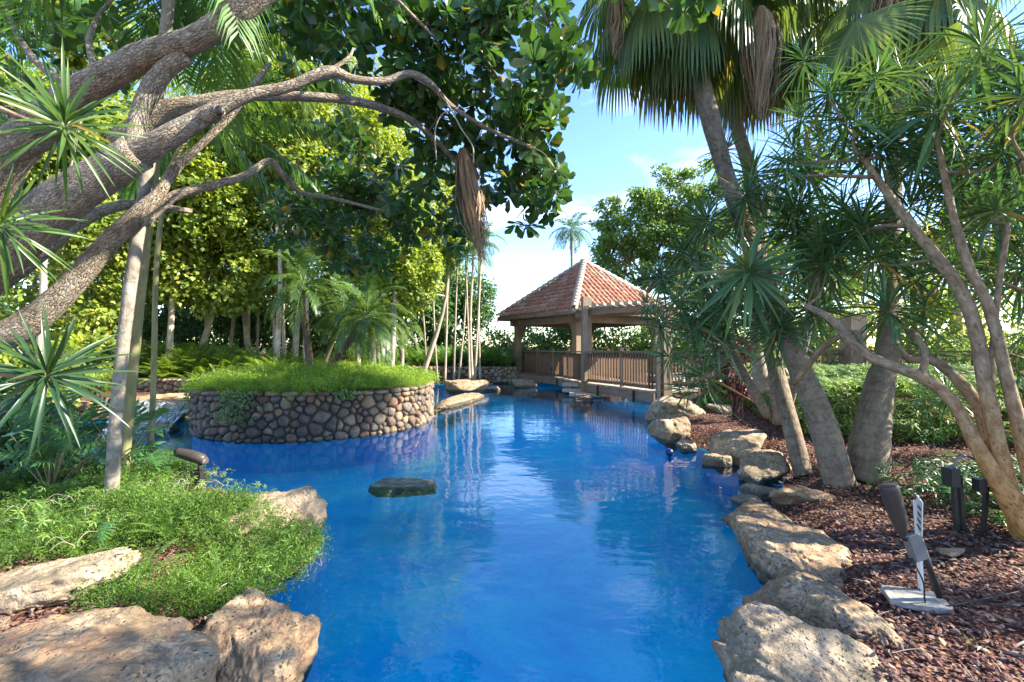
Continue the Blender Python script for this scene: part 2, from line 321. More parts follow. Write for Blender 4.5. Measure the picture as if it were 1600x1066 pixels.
M['bark_palm'] = m_bark('palm_trunk_bark', (0.09, 0.07, 0.05), (0.17, 0.13, 0.095), (0.27, 0.22, 0.16), 30, 0.6, 0.015, lich=(0.24, 0.23, 0.17), crack=False, ringf=3.0)
M['bark_drac'] = m_bark('orange_bark', (0.12, 0.08, 0.045), (0.22, 0.15, 0.09), (0.31, 0.24, 0.165), 26, 0.7, 0.008, lich=(0.30, 0.28, 0.23), crack=False, ringf=1.1)
M['twig'] = m_plain('twig', (0.12, 0.09, 0.06), 0.85)
M['date_d'] = m_leaf('pygmy_date_frond', (0.03, 0.075, 0.02), (0.06, 0.125, 0.03), (0.12, 0.20, 0.04), 0.3, 0.32)
M['bark_dark'] = m_bark('dark_palm_stem', (0.04, 0.03, 0.022), (0.08, 0.06, 0.045), (0.14, 0.11, 0.08), 30, 0.6, 0.01, crack=False)
M['rock'] = m_rock('tan_limestone', (0.22, 0.155, 0.09), (0.42, 0.30, 0.175), (0.54, 0.42, 0.27), sc=3.8)
M['rock_g'] = m_rock('grey_limestone', (0.24, 0.185, 0.12), (0.45, 0.35, 0.23), (0.62, 0.51, 0.36), sc=4.2, warm=(0.33, 0.21, 0.13), moss=0.35)
M['rock_p'] = m_rock('submerged_grey_rock', (0.13, 0.125, 0.10), (0.25, 0.24, 0.19), (0.40, 0.38, 0.31), sc=6, warm=(0.20, 0.19, 0.06), moss=0.4, wet=False)
M['rock_b'] = m_rock('brown_sandstone', (0.13, 0.085, 0.06), (0.27, 0.18, 0.13), (0.40, 0.30, 0.22), sc=6, warm=(0.30, 0.15, 0.09))
M['rock_wet'] = m_rock('mossy_wet_rock', (0.16, 0.15, 0.10), (0.30, 0.28, 0.20), (0.45, 0.42, 0.32), sc=7, warm=(0.28, 0.24, 0.06), moss=0.35, wet=False)
def m_stone(name, cols):
    t = MT(name); r = t.n('ObjectInfo').outputs['Random']; g = t.n('NewGeometry').outputs['Random Per Island']; p = t.n('NewGeometry').outputs['Position']
    col = t.ramp(t.math('FRACT', t.math('ADD', r, t.math('MULTIPLY', g, 1.0))), [(i/len(cols), c) for i, c in enumerate(cols)], 'CONSTANT'); n1 = t.noise(p, 14, 6, 0.7); n2 = t.noise(p, 60, 4, 0.7)
    col = t.mix(t.ramp(n1, [(0.35, (0.65,)*3), (0.6, (0, 0, 0))]), col, (0.05, 0.04, 0.03)); col = t.mix(t.ramp(n2, [(0.5, (0, 0, 0)), (0.75, (0.35,)*3)]), col, (0.5, 0.45, 0.38))
    return t.end(col, 0.75, t.math('ADD', n1, t.math('MULTIPLY', n2, 0.4)), 0.8, 0.012, spec=0.35)
M['stone'] = m_stone('field_stone', [(0.16, 0.115, 0.065), (0.10, 0.068, 0.045), (0.14, 0.115, 0.09), (0.25, 0.15, 0.075), (0.12, 0.085, 0.06), (0.22, 0.165, 0.10), (0.07, 0.055, 0.045), (0.20, 0.105, 0.06), (0.15, 0.12, 0.085), (0.11, 0.06, 0.04), (0.26, 0.18, 0.11)])
M['stone_lit'] = m_stone('sunlit_field_stone', [(0.42, 0.29, 0.16), (0.30, 0.19, 0.11), (0.38, 0.30, 0.20), (0.25, 0.16, 0.10), (0.46, 0.36, 0.24)])  # field stone with warm sunlight painted into its colours
M['paint_b'] = None
M['mortar'] = m_plain('mortar', (0.07, 0.055, 0.042), 0.95, var=0.5)
M['wood'] = m_wood('weathered_wood', (0.11, 0.075, 0.05), (0.20, 0.14, 0.095), (0.31, 0.24, 0.175))
M['wood_red'] = m_wood('stained_wood', (0.07, 0.040, 0.025), (0.13, 0.078, 0.048), (0.22, 0.15, 0.10))
M['wood_pale'] = m_wood('pale_wood', (0.25, 0.20, 0.14), (0.38, 0.32, 0.24), (0.52, 0.45, 0.35))
M['tile'] = m_stone('terracotta', [(0.46, 0.19, 0.10), (0.52, 0.24, 0.14), (0.38, 0.14, 0.08), (0.58, 0.34, 0.22), (0.46, 0.21, 0.13), (0.42, 0.16, 0.10)])
M['hiptile'] = m_plain('mortared_hip_tile', (0.52, 0.42, 0.33), 0.8, var=0.5, sc=8)
M['black'] = m_plain('black_metal', (0.02, 0.02, 0.02), 0.45, var=0.5)
M['bronze'] = m_plain('bronze_painted_metal', (0.045, 0.036, 0.03), 0.45, var=0.3, sc=60)
M['grey'] = m_plain('grey_plastic', (0.15, 0.15, 0.15), 0.5)
M['white'] = m_plain('white_paint', (0.72, 0.72, 0.68), 0.5, var=0.15)
M['conc'] = m_plain('concrete', (0.34, 0.32, 0.28), 0.9, var=0.8, sc=30)
M['navy'] = m_plain('navy_plastic', (0.01, 0.02, 0.12), 0.3)
M['ink'] = m_plain('dark_print', (0.08, 0.08, 0.1), 0.6)
M['root'] = m_plain('bleached_root', (0.36, 0.31, 0.25), 0.85, var=0.6, sc=30)

# water: clear sheet over a painted basin
t = MT('pool_water'); g = t.n('NewGeometry').outputs['Position']
nA = t.noise(t.map(g, (1.0, 1.5, 1)), 2.0, 3, 0.45, 0.4); nB = t.noise(t.map(g, (1.0, 1.7, 1)), 6.5, 3, 0.5, 0.5)
hh = t.math('ADD', nA, t.math('MULTIPLY', nB, 0.22)); bm = t.n('Bump', {'Height': hh, 'Strength': 1.0, 'Distance': 0.0065}).outputs[0]
fr = t.n('Fresnel', {'IOR': 1.42, 'Normal': bm}).outputs[0]
gl = t.n('BsdfGlossy', {'Color': (1, 1, 1), 'Roughness': 0.0, 'Normal': bm}).outputs[0]
tr = t.n('BsdfTransparent', {0: (0.90, 1.0, 1.0)}).outputs[0]
t.t.links.new(t.n('MixShader', {0: fr, 1: tr, 2: gl}).outputs[0], t.out.inputs[0]); M['water'] = t.m
t = MT('pool_paint'); g = t.n('NewGeometry').outputs['Position']; n1 = t.noise(g, 1.1, 6, 0.65, 0.6); n2 = t.noise(g, 22, 5, 0.75)
col = t.ramp(n1, [(0.38, (0.008, 0.60, 0.92)), (0.5, (0.015, 0.75, 0.96)), (0.62, (0.06, 0.86, 0.97))]); col = t.mix(t.ramp(n2, [(0.3, (0.35,)*3), (0.55, (0, 0, 0))]), col, (0.005, 0.40, 0.74))
M['pool'] = t.end(col, 0.9, n2, 0.3, 0.01, spec=0.1)
t = MT('mulch_soil'); g = t.n('NewGeometry').outputs['Position']; v = t.n('TexVoronoi', {'Vector': g, 'Scale': 45}).outputs; n1 = t.noise(g, 1.2, 5)
sep = t.n('SeparateXYZ', {0: v[1]}).outputs[0]
col = t.ramp(sep, [(0.0, (0.05, 0.022, 0.016)), (0.4, (0.11, 0.045, 0.035)), (0.75, (0.16, 0.085, 0.06)), (1.0, (0.25, 0.17, 0.12))]); col = t.mix(t.ramp(n1, [(0.4, (0, 0, 0)), (0.65, (0.5,)*3)]), col, (0.035, 0.03, 0.02))
M['soil'] = t.end(col, 0.95, v[0], 1.0, 0.02, spec=0.1)
M['chip'] = m_stone('mulch_chips', [(0.12, 0.038, 0.028), (0.17, 0.055, 0.040), (0.075, 0.025, 0.020), (0.23, 0.095, 0.065), (0.13, 0.045, 0.042), (0.10, 0.035, 0.028), (0.36, 0.24, 0.16), (0.14, 0.05, 0.038), (0.09, 0.03, 0.026), (0.18, 0.10, 0.085)])

# ------------------------------------------------------------------ pool outline and terrain
R_ = [G(1135, 1066), G(1165, 985), G(1215, 955), G(1205, 900), G(1200, 850), G(1190, 800), G(1225, 765), G(1215, 745), G(1160, 722), G(1100, 705), G(1040, 685), G(1030, 660), G(1050, 640)]
L_ = [G(30, 690), G(150, 720), G(215, 748), G(300, 766), G(390, 775), G(465, 780), G(495, 825), G(500, 862), G(440, 885), G(375, 925), G(395, 945), G(455, 985), G(460, 1066)]
PW = [(1.0, -1.5), (0.95, 0.8)]+[(p[0], p[1]) for p in R_]+[(4.6, 12.2), (4.9, 15), (4.0, 19), (2.4, 22.3), (0.3, 22.6), (-.35, 20), (-.95, 17.6), (-2.0, 17.9), (-3.2, 17.6), (-6, 15.2), (-8.2, 12.6), (-7.4, 10.2), (-7.9, 9.0), (-10.5, 8.8), (-10.8, 6.9)]+[(p[0], p[1]) for p in L_]+[(-1.0, .8), (-1.05, -1.5)]
PW = np.array(PW, float)
def inside(x, y):
    x = np.asarray(x); y = np.asarray(y); r = np.zeros(x.shape, bool); n = len(PW); j = n-1
    for i in range(n):
        xi, yi = PW[i]; xj, yj = PW[j]
        r ^= ((yi > y) != (yj > y)) & (x < (xj-xi)*(y-yi)/(yj-yi+1e-12)+xi); j = i
    return r
def shore_d(x, y):
    x = np.asarray(x, float); y = np.asarray(y, float); d = np.full(x.shape, 1e9)
    for i in range(len(PW)):
        a = PW[i]; b = PW[(i+1) % len(PW)]; v = b-a; t_ = np.clip(((x-a[0])*v[0]+(y-a[1])*v[1])/(v@v), 0, 1)
        d = np.minimum(d, np.hypot(x-a[0]-t_*v[0], y-a[1]-t_*v[1]))
    return d
def ss(a, b, x): t_ = np.clip((x-a)/(b-a), 0, 1); return t_*t_*(3-2*t_)
def gz(x, y):
    x = np.atleast_1d(np.asarray(x, float)); y = np.atleast_1d(np.asarray(y, float)); d = shore_d(x, y)
    z = 0.02+0.20*ss(0, 0.5, d)+0.06*ss(0.5, 1.6, d)
    z = z+0.05*vnoise(np.stack([x*1.3, y*1.3, x*0], 1), 5)*ss(0, .5, d)+0.02*vnoise(np.stack([x*5, y*5, x*0], 1), 6)*ss(0, .3, d)
    z = z+0.32*ss(12.3, 13.0, y)*ss(-6.0, -7.5, x)+0.35*ss(18.2, 18.9, y)*(x < 0)
    z = z+0.10*ss(3.2, 6.5, x)*(y < 14)
    return z
def gz1(x, y): return float(gz(x, y)[0])

pts = [tuple(p) for p in PW]; nb = len(pts)
def dens(p0, p1, st):
    p0 = np.array(p0); p1 = np.array(p1); k = max(1, int(np.linalg.norm(p1-p0)/st)); return [p0+(p1-p0)*i/k for i in range(k)]
bd = []
for i in range(nb): bd += dens(pts[i], pts[(i+1) % nb], 0.25)
bd = np.array(bd); n0 = len(bd)
def grid(x0, x1, y0, y1, st):
    X, Y = np.meshgrid(np.arange(x0, x1, st), np.arange(y0, y1, st)); X = X+rng.uniform(-.2, .2, X.shape)*st; Y = Y+rng.uniform(-.2, .2, Y.shape)*st
    return np.stack([X.ravel(), Y.ravel()], 1)
gp = np.vstack([grid(-6, 6, -1.4, 8, .13), grid(-14, 14, -3, 30, .55), grid(-60, 60, -20, 90, 4.5), grid(-600, 600, -100, 900, 60)])
k = (~inside(gp[:, 0], gp[:, 1])) & (shore_d(gp[:, 0], gp[:, 1]) > 0.07); gp = gp[k]
allp = np.vstack([bd, gp]); edges = [(i, (i+1) % n0) for i in range(n0)]
res = delaunay_2d_cdt([Vector(p) for p in allp], edges, [], 0, 1e-5)
vo_ = np.array([tuple(v) for v in res[0]]); tri = np.array([f for f in res[2] if len(f) == 3])
cen = vo_[tri].mean(1); tri = tri[~inside(cen[:, 0], cen[:, 1])]
z = gz(vo_[:, 0], vo_[:, 1])
g = Geo().add(np.column_stack([vo_, z]), tri); struct('ground', g, M['soil'])
# basin
g = Geo(); PZ = -0.5; n = len(bd)
V = np.vstack([np.column_stack([bd, np.full(n, 0.018)]), np.column_stack([bd, np.full(n, PZ)])]); i = np.arange(n); j = (i+1) % n
g.add(V, None, np.stack([i, j, j+n, i+n], 1)); struct('pool_wall', g, M['pool'])
g = Geo().add([(-14, -2, PZ), (8, -2, PZ), (8, 25, PZ), (-14, 25, PZ)], None, [(0, 1, 2, 3)]); struct('pool_floor', g, M['pool'])
g = Geo().add([(-13.9, -1.9, 0), (7.9, -1.9, 0), (7.9, 24.9, 0), (-13.9, 24.9, 0)], None, [(0, 1, 2, 3)]); struct('water', g, M['water'])

# ------------------------------------------------------------------ rocks
def ico(sub):
    import bmesh
    bm = bmesh.new(); bmesh.ops.create_icosphere(bm, subdivisions=sub, radius=1.0); bm.verts.ensure_lookup_table()
    V = np.array([v.co[:] for v in bm.verts]); T = np.array([[v.index for v in f.verts] for f in bm.faces]); bm.free(); return nrm(V), T
ICO = {k: ico(k) for k in (3, 5, 6)}
def rock_geo(dims, seed, sub=5, rot=0, tilt=(0, 0), planes=13, rough=0.10, flat=0.0):
    r = np.random.default_rng(seed); D, T = ICO[sub]; N = rnd_dirs(planes, r); N = np.vstack([N, [[0, 0, 1], [0.2, 0, -1]]]); dd = r.uniform(.62, 1.0, len(N)); dd[-2] = .62-flat
    q = np.maximum(D@N.T, 1e-3)/dd; p_ = 14.0; rad = 1/np.power(np.power(q, p_).sum(1), 1/p_); rad = np.minimum(rad, 1.25)
    p = D*rad[:, None]; w = fbm(p*1.6+seed, 4, seed); w2 = fbm(p*5+seed, 4, seed+9, .6); rid = 1-np.abs(fbm(p*2.4+seed*2, 3, seed+21))
    md = np.array(dims)/2; p = p*(1+rough*w+rough*0.32*w2-rough*0.9*np.clip(rid-0.8, 0, 1)*2.0)[:, None]
    p = p/np.abs(p).max(0)*md; fs = fbm(p*np.array([3.0, 3.0, 7.0])/max(md)*.35+seed*3, 4, seed+31); fis = np.exp(-(fs/.035)**2)*.5+np.exp(-((fs-.33)/.03)**2)*.3; p = p-D*(fis*.055*min(md.min()*3, .8))[:, None]; st_ = p[:, 2]/md[2]*3+fbm(p*2+seed, 3, seed+41)*1.2; p = p+D*((np.abs((st_ % 1)-.5)-.25)*.05*md.min())[:, None]; w3 = fbm(p*18+seed, 4, seed+5, .62); p = p+D*(w3*0.008+np.minimum(fbm(p*9+3, 3, seed+7), 0)*0.014)[:, None]
    a, b = math.radians(tilt[0]), math.radians(tilt[1]); c = math.radians(rot)
    Rm = np.array(Matrix.Rotation(c, 3, 'Z') @ Matrix.Rotation(a, 3, 'X') @ Matrix.Rotation(b, 3, 'Y'))
    return p@Rm.T, T
def rock(c, dims, seed, label, m='rock', sub=5, rot=0, tilt=(0, 0), group=None, name='boulder', cat='boulder', **k):
    V, T = rock_geo(dims, seed, sub, rot, tilt, **k); g = Geo().add(V+np.array(c), T)
    return single(name, g, M[m], label, cat, group, loc=c)
rock((1.22, 1.70, .04), (1.1, .62, .58), 3, 'big rough grey-tan boulder at the bottom edge of the picture right of the pool', 'rock_g', 6, -62, (4, 8))
rock((1.56, 2.28, .14), (.95, .44, .44), 14, 'long brownish boulder lying between the bottom boulder and the large pale one', 'rock', 6, -72, (0, 6))
rock((1.88, 3.03, .10), (.72, 1.02, .50), 22, 'large pale flat-topped boulder beside the red mulch below the leaning palm', 'rock', 6, 14, (3, -3), flat=.1)
rock((2.58, 4.08, .14), (.62, .38, .26), 31, 'small flat tan boulder at the foot of the leaning palm', 'rock', 5, -10)
rock((2.02, 3.72, .10), (.55, .45, .22), 35, 'low grey boulder half hidden behind the large pale one', 'rock', 5, 20)
rock((2.86, 5.20, .10), (.80, .64, .56), 42, 'roundish grey-tan boulder at the water in front of the palm trunks', 'rock_g', 5, 30)
rock((3.38, 4.95, .12), (.42, .36, .26), 47, 'small dark rock tangled in pale roots next to the palm trunk', 'rock_wet', 5, 10)
rock((2.96, 6.05, .12), (1.06, .76, .54), 51, 'wide grey boulder second in the row beyond the palm trunks', 'rock_g', 5, 15)
rock((2.52, 7.15, .14), (.76, .60, .58), 66, 'upright blocky grey boulder standing in the pool below the bridge end', 'rock_g', 5, -20)
rock((3.05, 8.7, .26), (1.15, .9, .60), 72, 'layered grey boulder at the near end of the wooden bridge', 'rock_g', 5, 20)
rock((4.1, 8.6, .25), (1.1, .7, .5), 79, 'dim grey boulder behind the mulch under the dracaena leaves', 'rock_g', 5, 40)
rock((4.95, 8.9, .42), (.5, .4, .34), 83, 'small grey rock at the near end of the green hedge', 'rock_g', 5, 0)
rock((-1.80, 1.72, .14), (1.40, 1.05, .66), 113, 'huge sunlit tan slab filling the bottom left corner', 'rock', 6, 28, (-4, 6), flat=.08)
rock((-1.13, 2.06, .03), (.56, .86, .50), 97, 'cream boulder jutting into the water at lower left, wet and dark on its pool side', 'rock', 6, 20, (3, 6))
rock((-2.55, 2.36, .25), (1.05, .52, .26), 105, 'flat grey slab at the left edge under the ground cover', 'rock_g', 6, 20, (0, -6), flat=.1)
rock((-1.88, 3.42, .20), (.92, .74, .46), 111, 'grey slab poking out of the green ground cover at the water', 'rock_g', 5, 35, (0, -8), flat=.12)
rock((-1.50, 3.12, .03), (.30, .40, .24), 117, 'small tan rock under the tip of the ground cover at the waterline', 'rock', 5, 10)
rock((-1.14, 5.0, -.05), (.84, .42, .24), 128, 'grey mossy flat rock just breaking the surface in mid pool', 'rock_p', 5, 4, flat=.2)
rock((-1.30, 12.4, .02), (1.05, 4.0, .42), 131, 'long low pinkish rock shelf beside the round stone planter', 'rock', 6, -12, flat=.2)
rock((-1.55, 15.0, .14), (1.7, 1.0, .66), 137, 'craggy tan boulder behind the rock shelf in the far inlet', 'rock', 5, 10)
rock((-.80, 15.4, .04), (.85, .5, .28), 139, 'low jagged rock at the tip of the far shelf', 'rock_g', 5, 10)
rock((.38, 16.6, .12), (1.12, .8, .48), 143, 'flat pale boulder in the water before the left gazebo post', 'rock', 5, 0, flat=.1)
rock((.66, 13.9, -.03), (.26, .2, .14), 149, 'tiny pale rock breaking the water before the bridge', 'rock', 3, 0)
rock((.1, 18.4, .18), (.9, .7, .7), 151, 'dark rock under the far end of the bridge railing', 'rock_wet', 5, 0)
rock((-6.75, 8.7, .16), (1.3, 1.1, .5), 163, 'dark wet ledge with water running over it left of the planter', 'rock_wet', 5, 20, flat=.15)
rock((-7.3, 9.6, .22), (1.9, 1.2, .55), 167, 'sunlit flat tan ledge above the little waterfall', 'rock', 5, 10, flat=.2)
rock((-6.45, 10.3, .25), (1.5, .9, .5), 173, 'pale boulder between the planter and the sunlit wall', 'rock', 5, 0)
rock((-6.3, 8.15, .02), (.7, .6, .36), 179, 'low brown rock at the pool side of the waterfall', 'rock_b', 5, 0)
rock((1.95, 12.6, .0), (.7, .5, .5), 181, 'brown rock wedged under the bridge steps', 'rock_b', 5, 0)
rock((-2.35, 2.05, .22), (.16, .12, .10), 191, 'small reddish stone among leaves above the bottom left slab', 'rock_b', 5, 0, name='stone', cat='stone')
rock((2.60, 2.70, .28), (.20, .11, .05), 193, 'small flat pinkish stone lying on the mulch right of the sign', 'rock', 3, 15, name='stone', cat='stone')

for i_, (x_, y_, d_, lb) in enumerate(((-8.7, 10.3, (1.9, 1.1, .45), 'flat tan ledge at far left behind the slender poles'), (-9.6, 9.5, (1.8, .9, .4), 'low tan ledge seen left of the slender poles'), (-8.0, 11.2, (1.7, .9, .5), 'sunlit tan boulder at the foot of the ochre wall'), (-6.9, 11.5, (1.3, .9, .55), 'pale boulder at the right end of the ochre wall'), (-8.1, 9.3, (1.3, .8, .42), 'tan ledge feeding the little waterfall'))):
    rock((x_, y_, .20), d_, 400+i_, lb, 'rock', 5, i_*25, flat=.15)
for i_, (x_, y_, s_, lb) in enumerate(((2.62, 5.75, .34, 'small grey rock at the waterline between the two wide grey boulders'), (3.22, 5.6, .30, 'small rock behind the roundish boulder beside the mulch'), (2.48, 6.55, .32, 'small rock at the waterline before the upright blocky boulder'), (2.46, 4.55, .30, 'small dark rock at the waterline before the leaning palm'), (2.2, 4.28, .26, 'small brown rock beside the small flat boulder at the waterline'))):
    rock((x_, y_, .04), (s_*1.3, s_, s_*.6), 300+i_, lb, 'rock_g', 5, i_*40)

# water sheet of the little fall
t = MT('falling_water'); n1 = t.noise(t.map(t.obj(), (14, 2, 2)), 4, 4)
t.end((0.5, 0.58, 0.6), 0.12, n1, 0.8, 0.02, spec=0.6, extra=lambda b: t.n('MixShader', {0: t.ramp(n1, [(0.35, (0.15,)*3), (0.58, (1, 1, 1))]), 1: b, 2: t.n('BsdfTransparent').outputs[0]}).outputs[0]); M['fall'] = t.m
g = Geo(); nx, ny = 20, 10; V = []
for j in range(ny+1):
    for i in range(nx+1):
        u = i/nx; v = j/ny; V.append((-7.1+1.2*u+.08*math.sin(5*v), 8.6-.75*v+.05*math.sin(9*u), .46-.02*v-.46*v**2.2+.02*math.sin(17*u)))
g.add(V, None, [(j*(nx+1)+i, j*(nx+1)+i+1, (j+1)*(nx+1)+i+1, (j+1)*(nx+1)+i) for j in range(ny) for i in range(nx)]); single('waterfall', g, M['fall'], 'thin sheet of water spilling over the dark ledge left of the planter', 'waterfall')

# ------------------------------------------------------------------ field-stone walls: one object per stone
def clip(poly, a, b, c):      # keep a*x+b*y<=c
    out = []
    for i in range(len(poly)):
        p, q = poly[i], poly[(i+1) % len(poly)]; dp = a*p[0]+b*p[1]-c; dq = a*q[0]+b*q[1]-c
        if dp <= 0: out.append(p)
        if dp*dq < 0: t_ = dp/(dp-dq); out.append((p[0]+(q[0]-p[0])*t_, p[1]+(q[1]-p[1])*t_))
    return out
def cells(S_, H, n, seed, ax=1.15):
    r = np.random.default_rng(seed); p = r.uniform((0, 0), (S_, H), (n, 2))
    # push apart
    wgt = r.choice([.55, .8, 1.05, 1.35, 1.6], n, p=[.2, .25, .25, .2, .1])
    for it in range(40):
        d = p[:, None]-p[None]; d[..., 0] /= ax; L = np.hypot(d[..., 0], d[..., 1])+np.eye(n)*9; tgt = math.sqrt(S_*H/n)*.95*(wgt[:, None]+wgt[None])/2/math.sqrt(ax)*1.05
        f = np.clip(tgt-L, 0, None)[..., None]*d/L[..., None]; p = p+f.sum(1)*0.3; p[:, 0] = np.clip(p[:, 0], .02, S_-.02); p[:, 1] = np.clip(p[:, 1], .03, H-.03)
    out = []
    for i in range(n):
        poly = [(0, 0), (S_, 0), (S_, H), (0, H)]; o = np.argsort(((p-p[i])**2).sum(1))[1:18]
        for j in o:
            a, b = p[j]-p[i]; w = (wgt[i]-wgt[j])*0.22*np.hypot(a, b); L = np.hypot(a, b); a, b = a/L, b/L; m_ = (p[i]+p[j])/2
            poly = clip(poly, a, b, a*m_[0]+b*m_[1]+w-0.006)
            if len(poly) < 3: break
        if len(poly) >= 3: out.append((p[i], np.array(poly)))
    return out
def stone_on(c, poly, fn, depth, seed):
    """rounded stone from a 2-D cell; fn(s, z, out) gives the world point"""
    r = np.random.default_rng(seed); q = poly
    for _ in range(1):
        nx_ = np.roll(q, -1, 0); q = np.stack([q*.82+nx_*.18, q*.18+nx_*.82], 1).reshape(-1, 2)
    L = np.concatenate([[0], np.cumsum(np.linalg.norm(np.diff(np.vstack([q, q[:1]]), axis=0), axis=1))]); k = 11
    u = np.linspace(0, L[-1], k, endpoint=False); qq = np.vstack([q, q[:1]]); q = np.stack([np.interp(u, L, qq[:, 0]), np.interp(u, L, qq[:, 1])], 1)
    c = q.mean(0); q = c+(q-c)*r.uniform(.9, 1.0, (k, 1))
    V = []
    for s_, o in ((0.99, -.06), (1.0, depth*.45), (.80, depth*.88), (.42, depth*1.03)):
        for i in range(k):
            a = c+(q[i]-c)*s_; V.append(fn(a[0], a[1], o*r.uniform(.88, 1.12) if o > 0 else o))
    V.append(fn(c[0], c[1], depth*r.uniform(.98, 1.1))); Q = []; T = []
    for l in range(3):
        for i in range(k): j = (i+1) % k; Q.append((l*k+i, l*k+j, (l+1)*k+j, (l+1)*k+i))
    for i in range(k): T.append((3*k+i, 3*k+(i+1) % k, 4*k))
    return Geo().add(V, T, Q)
PC = np.array([-3.9, 9.4]); PR = 2.2; PH = 0.775
t = thing('round_planter', 'round raised planter walled with dark rounded field stones standing in the pool', 'planter', (PC[0], PC[1], 0))
a0 = math.atan2(-PC[1], -PC[0])           # towards the camera
def fcyl(half, sgn=1):
    def fn(s_, z_, o): a = a0-half+s_/PR; r_ = PR+o-0.04*z_; return (PC[0]+math.cos(a)*r_, PC[1]+math.sin(a)*r_, z_-.05+.02*math.sin(3.1*a)*(z_ > .4))
    return fn
hf = 1.72; LS = 2*hf*PR
for i, (c, po) in enumerate(cells(LS, .74, 285, 11)): part('stone', stone_on(c, po, fcyl(hf), rng.uniform(.04, .085), i), M['stone'], t)
gg = Geo(); hf2 = math.pi-hf
def fback(s_, z_, o): a = a0+hf+s_/PR; r_ = PR+o-0.04*z_; return (PC[0]+math.cos(a)*r_, PC[1]+math.sin(a)*r_, z_-.05)
for i, (c, po) in enumerate(cells(2*hf2*PR, .80, 150, 12)):
    q = stone_on(c, po, fback, .06, i+900); gg.add(*[q.arr()[0], q.arr()[1]])
part('back_stonework', gg, M['stone'], t, 'stuff')
# flat capping stones along the rim
i = 0; s_ = 0.0; k_ = 0
while s_ < LS-.1:
    w = float(rng.uniform(.14, .34)); po = np.array([(s_+.006, .735), (min(s_+w, LS)-.006, .735), (min(s_+w, LS)-.008, .80+rng.uniform(-.012, .02)), (s_+.006, .80+rng.uniform(-.012, .02))])
    part('capping_stone', stone_on(po.mean(0), po, fcyl(hf), .085, 3000+k_), M['stone'], t); s_ += w; k_ += 1
g = Geo(); th = np.linspace(0, 2*np.pi, 96, endpoint=False)
prof = [(PR-.005, -.04), (PR-.005, 0), (PR-.035, .735), (PR-.16, .745), (PR-.2, .68)]
V = np.concatenate([np.column_stack([PC[0]+np.cos(th)*r_, PC[1]+np.sin(th)*r_, np.full(96, z_)]) for r_, z_ in prof]); i = np.arange(96); j = (i+1) % 96
g.add(V, None, np.concatenate([np.stack([l*96+i, l*96+j, (l+1)*96+j, (l+1)*96+i], 1) for l in range(len(prof)-1)])); part('mortar', g, M['mortar'], t)
g = Geo(); V = np.concatenate([np.column_stack([PC[0]+np.cos(th)*(PR+.02), PC[1]+np.sin(th)*(PR+.02), np.full(96, z_)]) for z_ in (-.51, -.03)]); g.add(V, None, np.stack([i, j, 96+j, 96+i], 1)); part('painted_footing', g, M['pool'], t)
def pz(x, y):
    r_ = np.hypot(np.asarray(x)-PC[0], np.asarray(y)-PC[1])/PR; return 0.70+.14*(1-np.clip(r_, 0, 1)**2.2)
g = Geo(); rr_ = np.linspace(0, PR-.12, 14); X = []
for r_ in rr_:
    X.append(np.stack([PC[0]+np.cos(th)*r_, PC[1]+np.sin(th)*r_], 1))
X = np.concatenate(X); g.add(np.column_stack([X, pz(X[:, 0], X[:, 1])]), None, np.concatenate([np.stack([l*96+i, l*96+j, (l+1)*96+j, (l+1)*96+i], 1) for l in range(13)])); part('soil', g, M['soil'], t)

def wall_straight(name, label, A, B, z0, H, n, seed, mat, dep=.07):
    A = np.array(A, float); B = np.array(B, float); L = np.linalg.norm(B-A); d = (B-A)/L; nn = np.array([d[1], -d[0]])
    if nn@(-A) < 0: nn = -nn
    t = thing(name, label, 'stone wall', (A[0], A[1], z0))
    def fn(s_, z_, o): p = A+d*s_+nn*(o+.04*math.sin(s_*1.7)); return (p[0], p[1], z0+z_)
    for i, (c, po) in enumerate(cells(L, H, n, seed)): part('stone', stone_on(c, po, fn, rng.uniform(dep*.7, dep*1.3), seed*1000+i), mat, t)
    g = Geo(); V = [fn(s_, z_, o) for s_ in np.linspace(0, L, 40) for z_, o in ((-.5, -.005), (H+.01, -.005), (H+.01, -.32), (-.5, -.32))]
    Q = [(a*4+b, a*4+(b+1) % 4, (a+1)*4+(b+1) % 4, (a+1)*4+b) for a in range(39) for b in range(4)]; g.add(V, None, Q); part('mortar', g, M['mortar'], t)
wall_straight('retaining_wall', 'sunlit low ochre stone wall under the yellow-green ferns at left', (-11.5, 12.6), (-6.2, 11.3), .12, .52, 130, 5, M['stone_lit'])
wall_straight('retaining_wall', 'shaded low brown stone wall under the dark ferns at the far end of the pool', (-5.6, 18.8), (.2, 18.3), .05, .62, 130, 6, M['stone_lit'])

# ------------------------------------------------------------------ gazebo
N_ = np.array([2.05, 15.0]); dl = nrm(np.array([-.515, .857])); dr = np.array([.857, .515]); dr = dr/np.linalg.norm(dr); ES = 5.15
ctr = N_+(dl+dr)*ES/2; EZ = 2.74; AZ = 4.92
gz_t = thing('gazebo', 'open wooden gazebo with a hipped red clay tile roof beyond the pool', 'gazebo', (ctr[0], ctr[1], .3))
cor = [N_, N_+dr*ES, N_+(dl+dr)*ES, N_+dl*ES]; ap = np.array([ctr[0], ctr[1], AZ])
